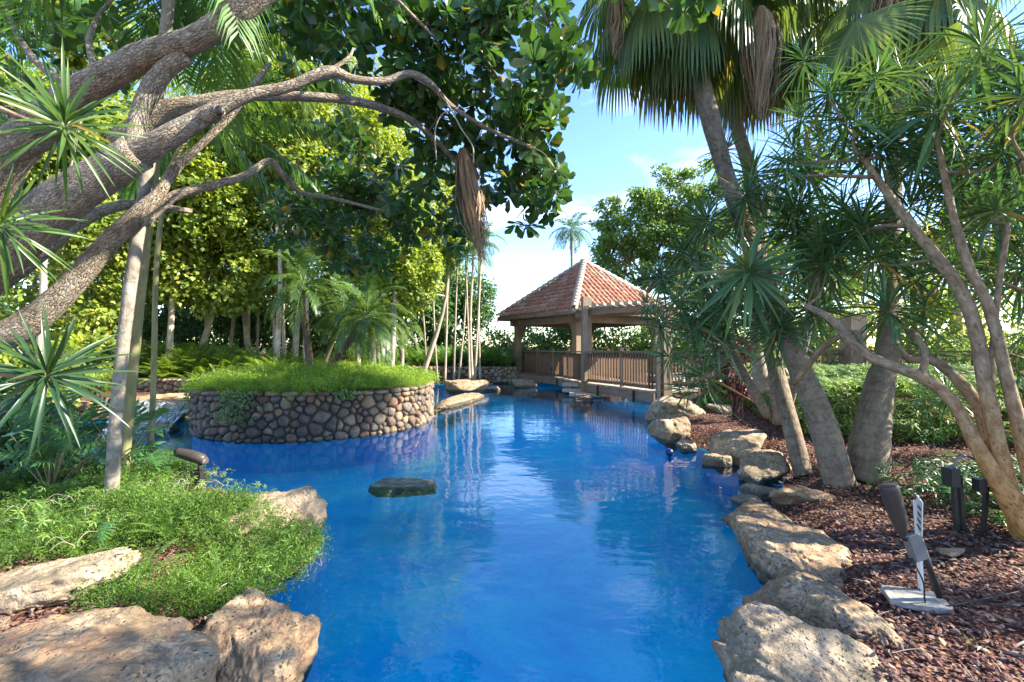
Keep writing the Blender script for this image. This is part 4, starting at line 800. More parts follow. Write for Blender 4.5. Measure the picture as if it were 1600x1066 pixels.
# long hanging fronds under the branches
t = thing('areca_palm', 'palm whose dark feathery fronds hang below the branches at upper left', 'palm', G(232, 752, .1)); g = Geo(); b = G(232, 752, .1); tube(g, [(*b, .030), (*P(240, 600, 5.1), .028), (*P(246, 400, 5.3), .027), (*P(268, 260, 5.6), .027), (*P(318, 185, 5.9), .03)], 9, 8, .02, 1, .05, .15); part('trunk', g, M['bamboo'], t)
for i, (a, b_, L, bend) in enumerate((((318, 185, 5.9), (560, 150, 5.0), 2.1, .35), ((318, 185, 5.9), (520, 250, 5.6), 1.9, .5), ((318, 180, 5.9), (480, 60, 5.4), 2.2, .9), ((318, 180, 5.9), (420, -40, 5.4), 2.3, 1.2), ((318, 180, 5.9), (200, 10, 5.6), 2.0, 1.0), ((318, 180, 5.9), (240, 230, 6), 1.6, .9), ((318, 180, 5.9), (340, -20, 6.5), 2.2, 1.4), ((318, 180, 5.9), (420, 280, 6.4), 1.5, .7), ((318, 180, 5.9), (300, -60, 5.0), 2.2, 1.0))):
    o = P(*a); g = Geo(); pinnate(g, o, P(*b_)-o, L, 52, .52, .045, bend, 1.3, 500+i, .1, .014); part('frond', g, M['pinnate'], t)

# ------------------------------------------------------------------ the big spreading tree at left and its canopy
bt = thing('spreading_tree', 'huge rough-barked tree whose limbs spread from the left edge, with large glossy leaves overhead', 'tree', P(-260, 900, 3.2))
def LS_(L): return [(*P(x, y, D), r_*D/F*math.cos(math.atan(min(math.hypot(x-800, y-HY), 760)/F))*.95) for x, y, r_, D in L]
limbs = [
 [(-330, 900, 150, 3.4), (-230, 700, 120, 3.3), (-130, 520, 95, 3.2), (-40, 425, 72, 3.1), (60, 345, 58, 3.05), (140, 285, 48, 3.0), (216, 238, 42, 3.0)],
 [(-60, 330, 60, 3.3), (40, 215, 44, 3.2), (140, 135, 38, 3.1), (230, 88, 33, 3.05), (304, 62, 30, 3.0), (370, 20, 31, 3.0), (430, -30, 31, 3.0), (520, -110, 26, 3.0)],
 [(214, 240, 30, 3.0), (216, 190, 21, 3.02), (228, 155, 22, 3.04), (250, 118, 22, 3.05), (292, 84, 20, 3.03)],
 [(200, 250, 34, 3.0), (262, 214, 27, 3.0), (320, 182, 21, 3.05), (380, 152, 15, 3.1), (450, 136, 12, 3.2), (515, 112, 12, 3.3), (552, 124, 9, 3.4), (600, 127, 8, 3.5), (640, 116, 8, 3.6), (672, 130, 7, 3.7), (705, 165, 5, 3.9), (760, 200, 4, 4.1), (830, 230, 3, 4.3)],
 [(322, 184, 17, 3.04), (336, 178, 15, 2.98), (343, 173, 13, 2.94)],
 [(180, 225, 28, 3.2), (250, 176, 24, 3.25), (320, 160, 18, 3.3), (370, 150, 14, 3.35), (440, 150, 11, 3.45), (530, 155, 10, 3.6), (600, 170, 8, 3.9), (660, 200, 6, 4.3), (720, 260, 4, 4.8)],
 [(-170, 560, 40, 3.3), (-60, 545, 37, 3.25), (30, 515, 35, 3.3), (95, 462, 30, 3.35), (160, 390, 25, 3.4), (215, 335, 19, 3.4), (250, 300, 13, 3.45), (275, 262, 12, 3.5), (312, 228, 9, 3.5), (370, 170, 7, 3.6), (420, 100, 6, 3.8)],
 [(222, 350, 14, 3.42), (270, 308, 11, 3.5), (330, 290, 9, 3.6), (380, 276, 8, 3.7), (420, 252, 7, 3.8), (438, 268, 6, 3.9), (470, 300, 5, 4.2), (520, 310, 4, 4.6), (600, 330, 3, 5)],
 [(-120, 500, 34, 4.0), (-10, 445, 28, 4.0), (70, 390, 20, 4.1), (120, 350, 15, 4.3), (200, 320, 12, 4.6), (300, 330, 6, 5.0)],
 [(120, 140, 12, 3.2), (60, 100, 9, 3.4), (20, 40, 7, 3.7), (0, -30, 6, 4)],
 [(150, 120, 9, 3.3), (140, 60, 7, 3.6), (165, 10, 5, 3.9), (220, -40, 4, 4.2)],
 [(515, 112, 5, 3.3), (545, 90, 4, 3.4), (552, 76, 2.5, 3.5)],
 [(430, -30, 14, 3.3), (560, -60, 10, 3.6), (700, -40, 7, 3.9), (820, -10, 5, 4.0), (870, 60, 3, 3.9), (900, 100, 2, 3.6)],
 [(560, -60, 7, 3.6), (620, 0, 5, 3.7), (680, 60, 3, 3.9)], [(700, -40, 6, 3.9), (740, 60, 4, 4.2), (790, 140, 3, 4.3)]]
LP = []
for i, L in enumerate(limbs):
    g = Geo(); big = L[0][2] > 13; s = tube(g, [(*q_[:3], q_[3]*.88) for q_ in LS_(L)], 22 if big else 10, 7, .10 if big else .06, i+3, nf=7); part('trunk' if i == 0 else 'limb' if big else 'branch', g, M['bark_big'], bt); LP.append(s[:, :3])
g = Geo(); V, T = ICO[3]; g.add(V*np.array((.030, .02, .035))+P(343, 173, 2.90), T); part('knot_hole', g, M['black'], bt)
LP = np.concatenate(LP)
LPn = LP.copy()
cb = [(560, 50, 120, 70, 4.2, 40), (470, 20, 60, 40, 4.3, 9), (690, 50, 110, 60, 4.2, 30), (800, 40, 90, 60, 4.0, 26), (880, 100, 60, 35, 3.6, 12), (700, 130, 110, 50, 4.5, 34), (830, 165, 60, 60, 4.4, 20), (775, 205, 100, 50, 4.9, 28), (862, 275, 36, 40, 4.7, 9), (790, 260, 90, 50, 5.2, 24), (825, 320, 42, 38, 5.2, 11), (665, 225, 50, 55, 5.2, 14), (545, 215, 50, 50, 5.4, 10),
      (720, 310, 80, 45, 5.6, 18), (590, 350, 75, 60, 6.2, 24), (520, 310, 70, 60, 6.0, 20), (560, 400, 60, 30, 6.4, 16), (470, 350, 60, 50, 6.4, 16), (530, 300, 90, 50, 6.0, 16), (620, 290, 50, 60, 5.8, 12), (690, 365, 60, 25, 6.0, 9), (640, 140, 50, 60, 4.7, 14), (440, 300, 50, 40, 6.5, 8), (60, 40, 80, 50, 5.0, 16), (190, 40, 100, 50, 5.0, 16), (330, 30, 90, 45, 5.2, 12), (20, 140, 50, 60, 5.4, 8), (130, 130, 70, 50, 5.6, 10), (480, 100, 60, 50, 5, 9), (1080, -5, 40, 40, 3.6, 6), (1010, -30, 70, 40, 3.8, 7),
      (-120, -60, 200, 160, 4.2, 20), (300, -160, 260, 110, 4.0, 40), (650, -170, 260, 110, 4.2, 50)]
ros = []
for x, y, rx, ry, D, n in cb:
    for k_ in range(int(n*1.25)):
        q = rnd_dirs(1)[0]*rng.uniform(.2, 1)**.6; ros.append((P(x+q[0]*rx, y+q[1]*ry, D+q[2]*.55), D))
ros.sort(key=lambda a: np.linalg.norm(a[0]-np.array([0, 0, 1.5]))+(9 if abs(a[0][0]/a[0][1]) > 1.15 or (a[0][2]-1.5)/a[0][1] > .76 else 0))
LM = Geo().add(*OBOV).mesh('leaf'); LM.materials.append(M['canopy'])
LV = [Geo().add(*leaf(w, 3, lambda t: (0.42 if t < 0.3 else 0.8 if t < 0.6 else 1.0), f, c)).mesh('leaf') for w, f, c in ((.56, .10, -.12), (.62, .05, -.25), (.5, .16, .05))]
for q in LV: q.materials.append(M['canopy'])
fg = Geo(); tw = Geo(); nl = 0
LPd = np.array([np.min(((LP-c)**2).sum(1)) for c, D in ros]); conn = {}; NP_ = [LP]; allp_ = LP.copy()
for i in np.argsort(LPd):
    c = ros[i][0]; far = np.linalg.norm(allp_-c, axis=1); far[len(LP):] += .06; conn[int(i)] = allp_[np.argmin(far)]; m_ = (conn[int(i)]+c)/2; allp_ = np.vstack([allp_, m_, c])
for i, (c, D) in enumerate(ros):
    st = conn[i]; out = nrm(c-st); ax = nrm(out*.8+np.array([0, 0, rng.uniform(-.9, .4)])+rng.normal(0, .45, 3)); L = np.linalg.norm(c-st)
    md = (st+c)/2+rng.normal(0, .05, 3)*L+np.array([0, 0, .04*L]); tube(tw, [(*st, .007), (*md, .005), (*(c-ax*.05), .004)], 4, 3, cap=False)
    n = int(rng.integers(8, 13)); d = dirs_around(ax, n, 68, -8, i); sz = .155*rng.uniform(.8, 1.15, n); N = ax[None]+rng.normal(0, .25, (n, 3)); N = N+np.array([0, 0, .25])
    if nl+n <= 290 and i < 200:
        for q in range(n): inst('leaf', LV[q % 3], mtx(d[q], N[q], c+d[q]*.015, sz[q]), bt); nl += 1
    else: scatter(fg, OBOV, c+d*.015, d, N, sz)
part('foliage', fg, M['canopy'], bt, 'stuff'); part('twigs', tw, M['twig'], bt, 'stuff')
# hanging bare vines and the dry frond caught in the canopy
for i, (pts, lb) in enumerate((([(640, 118, 3.7), (690, 150, 3.8), (720, 200, 3.85), (738, 228, 3.9), (740, 255, 3.9)], 'bare curling twig dangling below the branch fork in the canopy'), ([(708, 172, 3.85), (690, 180, 3.9), (680, 205, 3.9), (682, 250, 3.9)], 'shorter bare vine dangling left of the curling one'))):
    g = Geo(); tube(g, [(*P(*p), .006) for p in pts], 5, 6); single('hanging_vine', g, M['root'], lb, 'vine', loc=P(*pts[0]))
def dead_bundle(name, label, o, L, w, n, seed, lean=(0, 0), m_='dead', pl=0):
    r = np.random.default_rng(seed); g = Geo(); o = np.asarray(o)
    for i in range(n):
        a = r.uniform(0, 6.28); rr = r.uniform(0, 1)**.6; q = np.array([math.cos(a), math.sin(a)*.6, 0]); l = L*r.uniform(.55, 1.05); k = 7; wd = r.uniform(.006, .016); V = []; sd = nrm(np.array([math.cos(a+1.3+r.normal(0, .5)), math.sin(a+1.3), r.normal(0, .2)])); ph = r.uniform(0, 6); am = r.uniform(.01, .07)
        for j in range(k):
            t_ = j/(k-1); c = o+q*w*rr*math.sin(math.pi*min(1, t_*.95+.02))**.6*(1.15-.35*t_)*(1+.0*t_)+np.array([lean[0], lean[1], 0])*t_**1.5*L+np.array([math.sin(ph+t_*7)*am*t_, math.cos(ph+t_*6)*am*t_, -l*t_]); hw = wd*(1-.75*t_); V += [c-sd*hw, c+sd*hw]
        g.add(V, None, [(2*j, 2*j+1, 2*j+3, 2*j+2) for j in range(k-1)])
    return single(name, g, M[m_], label, 'dry frond', loc=o)
dead_bundle('dry_frond', 'brown shrivelled frond hanging from the canopy above the thin palms', P(723, 232, 4.6), 1.15, .14, 130, 5, (.18, 0))

# ------------------------------------------------------------------ fan palms at right
def fan_palm(label, pts, nf, pl, R, seed, dead=0, e1=-70, tr=None, group='fan palms with bulging grey trunks', ylw=.12):
    b = pts[0][:3]; t = thing('fan_palm', label, 'palm', b, group); g = Geo(); pts = [(p[0], p[1], p[2], p[3]) for p in pts]; pts[0] = (pts[0][0], pts[0][1], pts[0][2]-.06, pts[0][3]); tube(g, pts, 26, 12, .05, seed, .008, .045, nf=9); part('trunk', g, M['bark_palm'], t); top = np.array(pts[-1][:3])
    for i, d in enumerate(dirs_around((0, 0, 1), nf, 78, e1, seed)):
        g = Geo(); gp_ = Geo(); q = rng.uniform(); e = math.asin(d[2]); isd = i >= nf-dead
        fan_frond(g, g, top+np.array([0, 0, .15-.3*i/nf]), d, pl*rng.uniform(.8, 1.1), R*rng.uniform(.85, 1.1), 42, 122, .55+.5*(i/nf), 1.2+.8*(i/nf) if not isd else 2.4, seed*77+i, 1.0 if not isd else .5)
        part('dead_frond' if isd else 'frond', g, M['dead'] if isd else M['fan_y'] if q < ylw else M['fan'], t)
    g = Geo()
    for i in range(60):
        a = rng.uniform(0, 6.28); z0_ = rng.uniform(-.35, .15); o = top+np.array([math.cos(a)*.12, math.sin(a)*.12, z0_]); tube(g, [(*o, .02), (*(o+np.array([math.cos(a)*.12, math.sin(a)*.12, .14])), .008)], 4, 1)
    part('leaf_bases', g, M['dead'], t, 'stuff')
fan_palm('tall leaning fan palm with swollen base beside the rocks, trunk reaching the picture top', LS_([(1314, 752, 29, 4.25), (1282, 655, 25, 4.35), (1243, 560, 20, 4.5), (1203, 460, 17, 4.8), (1140, 290, 15, 5.3), (1106, 170, 17.5, 5.5), (1076, 50, 17, 5.7), (1062, -70, 16, 5.8)]), 36, 1.15, 1.0, 2, 3)
fan_palm('thinner fan palm behind the leaning one, its crown beside the brown dry skirt', LS_([(1256, 735, 17, 4.9), (1224, 620, 14, 5.3), (1200, 520, 13, 5.8), (1186, 380, 12, 6.4), (1172, 270, 13, 6.8), (1150, 180, 12, 7.0), (1165, 60, 12, 7.0), (1180, 0, 12, 7.0)]), 34, 1.1, 1.0, 5, 3, e1=-60)
fan_palm('stout upright fan palm with flared grey base right of the leaning one', LS_([(1354, 742, 40, 4.35), (1362, 670, 33, 4.4), (1375, 600, 26, 4.5), (1386, 545, 20, 4.6), (1392, 400, 15, 5.0), (1400, 200, 15, 5.4), (1408, 60, 15, 5.7), (1412, -30, 15, 5.8)]), 34, 1.0, .95, 7, 4)
for i, (a, b, c, R, y) in enumerate((((1345, -30, 5.0), (1335, 45, 4.9), 'broad green fan frond hanging in front of the top right sky', .75, 0), ((1480, -40, 4.6), (1520, 40, 4.5), 'fan frond dipping in at the top right corner', .8, 1))):
    g = Geo(); fan_frond(g, g, P(*a), P(*b)-P(*a), .5, R, 38, 105, .1, .25, 900+i); single('fan_frond', g, M['fan'], c, 'palm frond', loc=P(*a))
dead_bundle('dry_frond', 'large straw-brown dry frond skirt hanging at the top between two palm trunks', P(1188, 12, 5.2), 1.25, .26, 300, 8)
dead_bundle('dry_frond', 'small brown dry frond hanging at the top edge left of the leaning palm', P(962, -10, 5.3), .75, .12, 90, 9)
dead_bundle('dry_frond', 'yellowish fibre tuft under the crown at the top right', P(1385, -10, 5.0), .4, .16, 120, 10)
g = Geo(); tube(g, LS_([(1192, 612, 18, 6.6), (1184, 560, 11, 6.6), (1180, 500, 10, 6.6), (1184, 400, 9, 6.8), (1200, 300, 8, 7)]), 10, 6, .06, 4); tube(g, LS_([(1184, 605, 12, 6.6), (1210, 588, 9, 6.5), (1230, 580, 7, 6.4)]), 8, 4, .06, 5); single('slender_tree', g, M['bark_grey'], 'slender grey trunk with a root stub left of the leaning palm', 'tree trunk', loc=P(1192, 612, 6.6))

# ------------------------------------------------------------------ dracaena thickets
def drac(label, name, base, stems, rosl, seed, nparts=7, mat_='dracaena', L0=.42, nleaf=(44, 60), stem_m='bark_drac', group='dracaena trees'):
    r = np.random.default_rng(seed); t = thing(name, label, 'dracaena', base, group); SP = []
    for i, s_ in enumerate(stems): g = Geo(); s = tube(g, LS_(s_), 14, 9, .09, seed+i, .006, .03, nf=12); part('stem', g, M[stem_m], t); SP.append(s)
    SP = np.concatenate(SP); up = []
    rosl = [(P(x, y, D), rp_*D/F, D) for x, y, rp_, D in rosl]; rosl.sort(key=lambda a: a[2]+(9 if a[0][0]/a[0][1] > 1.16 else 0)); LMs = []
    for q in (BLADE, BLADE2, leaf(0.08, 4, lambda t_: 0.8 if t_ < 0.3 else 1.0 if t_ < 0.5 else 0.85 if t_ < 0.7 else 0.55, 0.3, -0.30)): me = Geo().add(*q).mesh('leaf'); me.materials.append(M[mat_]); LMs.append(me)
    tw_ = Geo(); cur = SP.copy(); cn = {}
    for i in np.argsort([np.min(np.linalg.norm(SP[:, :3]-c, axis=1)) for c, L, D in rosl]):
        c = rosl[i][0]; dd = np.linalg.norm(cur[:, :3]-c, axis=1)+np.maximum(0, cur[:, 2]-c[2]+.1)*1.2; dd[:len(SP)] -= .08; j = int(np.argmin(dd)); cn[int(i)] = cur[j].copy(); cur = np.vstack([cur, [*((cur[j, :3]*.4+c*.6)), .012]])
    for i, (c, L, D) in enumerate(rosl):
        st4 = cn[i]; st = st4[:3]; v = c-st; l = np.linalg.norm(v); ax = nrm(v*.5/max(l, .1)+np.array([0, 0, .75])+r.normal(0, .3, 3))
        md = st+v*.55+np.array([0, 0, -.12*l])+r.normal(0, .04, 3); rr0 = min(st4[3]*.7, .015); tube(tw_, [(*st, rr0), (*md, max(.009, rr0*.7)), (*(c-ax*.06), .008)], 7, 5, .06, i)
        n = int(r.integers(*nleaf))
        d = dirs_around(ax, n, 82, -38, seed*31+i); N = ax[None]+r.normal(0, .15, (n, 3)); sz = L*np.linspace(.7, 1.05, n)*r.uniform(.9, 1.1, n)
        if i < nparts-1:
            for q in range(n): inst('leaf', LMs[q % 3], mtx(d[q], N[q], c+ax*.05*(1-q/n), sz[q]), t)
        else:
            g = Geo(); hb_ = r.integers(0, 3, n)
            for q, tm in enumerate((BLADE, BLADE2, BLADE)): k = hb_ == q; scatter(g, tm, (c+ax*.05*(1-np.arange(n)/n)[:, None])[k], d[k], N[k], sz[k])
            part('leaf_rosette', g, M[mat_], t, 'stuff')
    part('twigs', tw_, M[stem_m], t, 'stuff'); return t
r = np.random.default_rng(77)
rosR = [(1330, 195, 100, 3.5), (1462, 180, 115, 3.2), (1240, 240, 80, 4.0), (1392, 490, 100, 3.4), (1535, 85, 115, 2.9), (1600, 160, 120, 2.7), (1565, 240, 95, 3.1), (1345, 350, 70, 3.9), (1446, 488, 62, 3.5), (1560, 330, 90, 3.3), (1500, 300, 75, 3.5), (1600, 420, 90, 3.3), (1420, 330, 80, 3.7), (1480, 420, 70, 3.8)]
for k_ in range(62):
    x, y = r.uniform(1230, 1660), r.uniform(90, 470)
    if (x-1370)**2+(y-300)**2 < 50**2: continue
    rosR.append((x, y, r.uniform(60, 90), r.uniform(3.5, 4.6)))
for k_ in range(68):  # unseen heads off frame, added to shade the bank and dapple the left rocks
    D_ = r.uniform(.9, 4.3); x_ = r.uniform(max(2.7, D_*1.2), 6.8); z_ = r.uniform(2.5, 4.7)
    rosR.append((800+x_/D_*F, HY-(z_-EYE)/D_*F, .46/D_*F, D_))
for k_ in range(6): rosR.append((r.uniform(1400, 1640), r.uniform(520, 640), r.uniform(45, 70), r.uniform(4.2, 5)))
b = P(1606, 862, 2.85)
drac('many-stemmed dracaena leaning in from the right edge with spiky leaf heads, warm glow painted on its stem bases', 'dracaena_tree', b, [
 [(1640, 900, 30, 2.8), (1592, 800, 27, 2.85), (1553, 742, 20, 2.9), (1522, 690, 15, 2.95), (1490, 630, 13, 3.0), (1440, 590, 12, 3.1), (1350, 552, 10, 3.3), (1300, 500, 8, 3.5), (1260, 478, 6, 3.7)],
 [(1610, 860, 26, 2.85), (1575, 760, 19, 2.9), (1560, 700, 17, 2.9), (1540, 600, 15, 2.95), (1520, 500, 14, 3.0), (1492, 440, 13, 3.05), (1430, 360, 11, 3.2), (1385, 300, 8, 3.4), (1350, 250, 6, 3.5)],
 [(1625, 800, 18, 2.8), (1600, 700, 15, 2.85), (1575, 600, 13, 2.9), (1545, 480, 11, 2.95), (1515, 420, 10, 3.0), (1490, 340, 8, 3.1), (1475, 270, 7, 3.15), (1464, 215, 5, 3.2)],
 [(1553, 742, 16, 2.92), (1530, 640, 14, 3.1), (1470, 570, 10, 3.3), (1420, 560, 8, 3.4), (1400, 540, 6, 3.4)],
 [(1640, 800, 30, 2.8), (1900, 500, 34, 2.5), (2100, 100, 30, 2.2), (2300, -200, 26, 2.0)], [(1660, 780, 20, 2.9), (1900, 400, 16, 3.1), (2060, 50, 13, 3.2), (2200, -100, 9, 3.2)],  # unseen off-frame stems, added to carry the shading heads
 [(1440, 590, 8, 3.1), (1445, 550, 6, 3.15), (1425, 520, 6, 3.3)], [(1545, 610, 10, 3.0), (1552, 540, 7, 3.1), (1560, 450, 6, 3.1), (1575, 350, 6, 3.1)],
 [(1600, 700, 12, 2.85), (1640, 560, 10, 2.9), (1640, 400, 9, 2.9), (1600, 250, 6, 2.8)], [(1350, 552, 7, 3.3), (1335, 520, 6, 3.5), (1290, 540, 6, 3.8), (1240, 600, 5, 4.1)]],
 rosR, 31, 6, stem_m='bark_glow')
rosL = [(1170, 430, 105, 3.9), (1128, 480, 75, 4.5), (1105, 590, 75, 4.9), (1165, 315, 70, 4.7), (1270, 500, 50, 4.2), (1270, 385, 80, 4.2), (1070, 400, 60, 5.4), (1060, 470, 55, 5.6), (1210, 540, 60, 4.7), (1250, 320, 70, 4.4), (1040, 520, 45, 6), (1105, 350, 60, 5.2), (1035, 440, 55, 5.2), (1030, 505, 52, 5.0), (1048, 560, 50, 4.9), (1070, 610, 48, 4.8), (1012, 480, 45, 5.4), (1130, 240, 50, 5.4)]
for k_ in range(30):
    x, y = r.uniform(1060, 1300), r.uniform(270, 560)
    if x < 1110 and y < 330: continue
    rosL.append((x, y, r.uniform(50, 78), r.uniform(4.4, 6)))
drac('dark bluish dracaena thicket between the bridge end and the stout palms', 'dracaena_tree', P(1215, 660, 6.2), [
 [(1215, 660, 10, 6.2), (1205, 560, 9, 5.8), (1180, 470, 8, 5.2), (1172, 440, 7, 4.6)], [(1222, 660, 9, 6.2), (1250, 560, 9, 5.6), (1270, 450, 8, 5), (1260, 350, 7, 4.7)], [(1200, 650, 9, 6.2), (1150, 560, 8, 5.8), (1120, 480, 7, 5.4), (1085, 410, 6, 5.4)]],
 rosL, 47, 6, stem_m='bark_grey')
def fgros(label, c, rp_, stem, seed, n=52, m_='dracaena_lit'):
    t = thing('dracaena', label, 'dracaena', P(*stem[0][:2], stem[0][3]), 'foreground dracaena heads at left'); g = Geo(); tube(g, LS_(stem), 8, 5); part('stem', g, M['bark_drac'], t); C_ = P(*c); L = rp_*c[2]/F
    ax = nrm(C_-P(stem[-2][0], stem[-2][1], stem[-2][3])+np.array([0, -.12, .12])); d = dirs_around(ax, n, 85, -30, seed); N = ax[None]+rng.normal(0, .15, (n, 3)); ms = [Geo().add(*q).mesh('leaf') for q in (BLADE, BLADE2)]
    for q in ms: q.materials.append(M[m_])
    for q in range(n): inst('leaf', ms[q % 2], mtx(d[q], N[q], C_+ax*.04*(1-q/n), L*rng.uniform(.8, 1.08)), t)
fgros('sunlit spiky dracaena head at upper left, nearest of the three at the left edge', (102, 205, 1.75), 110, [(-60, 140, 8, 1.8), (0, 170, 7, 1.8), (60, 195, 6, 1.78), (98, 204, 5, 1.75)], 3)
fgros('spiky dracaena head cut by the left edge below the upper one', (0, 360, 1.7), 104, [(-140, 420, 8, 1.8), (-70, 380, 7, 1.75), (5, 352, 5, 1.7)], 5)
fgros('dark dracaena head with drooping leaves in front of the left shrubs', (72, 592, 2.1), 118, [(-120, 570, 7, 2.1), (-40, 575, 7, 2.1), (20, 588, 6, 2.1), (68, 592, 5, 2.1)], 8, 60, 'dracaena_dk')

# ------------------------------------------------------------------ low plants
fernT = [fern_tmpl(20, s_, 1.0, .16) for s_ in (1, 2, 3)]
def ferns(name, label, pos, L, m_, nfr=13, seed=0):
    r = np.random.default_rng(seed); g = Geo()
    for i, p in enumerate(pos):
        az = r.uniform(0, 6.28, nfr); el = r.uniform(.05, 1.1, nfr); A = np.stack([np.cos(az)*np.cos(el), np.sin(az)*np.cos(el), np.sin(el)], 1); scatter(g, fernT[i % 3], np.repeat([p], nfr, 0), A, np.tile([0, 0, 1.0], (nfr, 1)), L*r.uniform(.6, 1.1, nfr))
    o = struct(name, g, M[m_], kind='stuff'); o['label'] = label; return o
def band(A, B, w, n, r):
    A = np.array(A); B = np.array(B); u = r.uniform(0, 1, n); v = r.uniform(0, w, n); d = nrm(B-A); nn = np.array([-d[1], d[0]]); nn = nn if nn[1] > 0 else -nn; q = A+(B-A)*u[:, None]+nn*v[:, None]; return np.column_stack([q, gz(q[:, 0], q[:, 1])+.04])
r = np.random.default_rng(5)
ferns('fern_bank', 'yellow-green sunlit ferns along the low stone wall', band((-11.5, 12.9), (-6.2, 11.7), 2.0, 150, r), 1.05, 'fern', seed=1)
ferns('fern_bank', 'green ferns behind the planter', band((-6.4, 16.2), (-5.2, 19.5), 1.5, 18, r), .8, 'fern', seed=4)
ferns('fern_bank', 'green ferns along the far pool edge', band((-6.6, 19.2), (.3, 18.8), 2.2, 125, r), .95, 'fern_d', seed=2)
def spray(n, seed, L=.14, w=.005, ll=.022):
    r = np.random.default_rng(seed); V = []; T = []
    for i in range(n):
        t_ = r.uniform(.12, 1); p = np.array([t_*L, 0, -.25*L*t_*t_]); p[1:] += r.normal(0, .018*L/.14, 2)*(.4+t_); q = nrm(r.normal(0, 1, 3)+np.array([.8, 0, .2])); s_ = nrm(np.cross(q, r.normal(0, 1, 3))); k = len(V); l = ll*r.uniform(.6, 1.3); V += [p-s_*w*.5, p+s_*w*.5, p+q*l*.6+s_*w*.6, p+q*l]; T += [(k, k+1, k+2), (k, k+2, k+3)]
    return np.array(V), np.array(T)
SPR = [spray(26, s_) for s_ in range(4)]
def cover(name, label, pts, scale, m_, r, upb=.8, offs=.03):
    g = Geo()
    for k in range(4):
        q = pts[k::4]; n = len(q); A = nrm(r.normal(0, 1, (n, 3))*(1, 1, .5)+np.array([0, 0, upb])); scatter(g, SPR[k], q+np.array([0, 0, offs])*r.uniform(-.6, 1, (n, 1)), A, r.normal(0, .3, (n, 3))+(0, 0, 1), scale*r.uniform(.5, 1.1, n)*(r.choice([1, 1, 1.5, 2.0], n) if scale > 1 else r.choice([.8, 1, 1.3], n)))
    o = struct(name, g, M[m_], kind='stuff'); o['label'] = label; return o
def inpoly(pts, poly):
    x, y = pts[:, 0], pts[:, 1]; r_ = np.zeros(len(pts), bool); j = len(poly)-1
    for i in range(len(poly)):
        xi, yi = poly[i]; xj, yj = poly[j]; r_ ^= ((yi > y) != (yj > y)) & (x < (xj-xi)*(y-yi)/(yj-yi+1e-12)+xi); j = i
    return r_
mp_ = [G(x, y, .25)[:2] for x, y in ((-200, 745), (210, 738), (320, 752), (400, 768), (450, 800), (492, 815), (500, 858), (430, 885), (375, 925), (240, 945), (150, 955), (110, 945), (190, 885), (100, 880), (0, 905), (-200, 900))]
q = np.column_stack([r.uniform(-5.5, -1.2, 46000), r.uniform(2.2, 5.1, 46000)]); q = q[inpoly(q, mp_)]; lump = fbm(np.column_stack([q*1.9, q[:, :1]*0]), 3, 3); keep = (r.uniform(0, 1, len(q)) < .55+1.3*lump+.35*(q[:, 1] < 3.2)) & ~((np.hypot((q[:, 0]+1.80)/.36, (q[:, 1]-3.62)/.26) < 1))
q = q[keep][:16000]; lump = lump[keep][:16000]; zz = gz(q[:, 0], q[:, 1])+.02+.17*np.clip(lump+.25, 0, 1)*r.uniform(.2, 1, len(q)); zz = np.maximum(zz, .08)
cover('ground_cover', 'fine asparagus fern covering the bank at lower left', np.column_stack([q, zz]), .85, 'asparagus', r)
th_ = r.uniform(0, 6.283, 19000); rr_ = PR*np.sqrt(r.uniform(0, 1, 19000))*1.0; q = np.column_stack([PC[0]+np.cos(th_)*rr_, PC[1]+np.sin(th_)*rr_]); lump = fbm(np.column_stack([q*1.3, q[:, :1]*0]), 3, 8)
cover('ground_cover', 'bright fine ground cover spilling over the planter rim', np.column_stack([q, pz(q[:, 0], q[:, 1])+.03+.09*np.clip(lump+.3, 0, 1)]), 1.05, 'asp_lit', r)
fp = []
for x, y in ((40, 800), (95, 790), (60, 840), (240, 815), (270, 830), (360, 835), (270, 850), (200, 790), (130, 815), (20, 860), (350, 860), (300, 900), (230, 905), (410, 850)): a = G(x+r.normal(0, 8), y+r.normal(0, 5), .25); fp.append((a[0], a[1], gz1(a[0], a[1])+.05))
ferns('small_ferns', 'small dark ferns growing through the ground cover', fp, .22, 'fern_d', 9, 7)
q = np.column_stack([r.uniform(-4.5, -1.4, 900), r.uniform(2.3, 4.9, 900)]); q = q[inpoly(q, mp_)]; q = q[fbm(np.column_stack([q*2.2, q[:, :1]*0+5]), 2, 31) > .08][:230]; g = Geo(); n = len(q)
palm_q = (np.column_stack([q, gz(q[:, 0], q[:, 1])+r.uniform(.10, .24, n)]), nrm(r.normal(0, .4, (n, 3))+(0, -.2, 1)))
g = Geo()
for k_ in range(120):
    x_, y_ = q[int(r.integers(0, n))]; z_ = gz1(x_, y_)+.12; e = r.normal(0, 1, 2); e = e/np.hypot(*e)*r.uniform(.05, .16); tube(g, [(x_, y_, z_, .0018), (x_+e[0]*.5, y_+e[1]*.5, z_+.05, .0016), (x_+e[0], y_+e[1], z_+.03, .001)], 4, 3, cap=False)
struct('dead_stems', g, M['root'], kind='stuff')['label'] = 'dry stems sticking out of the ground cover'
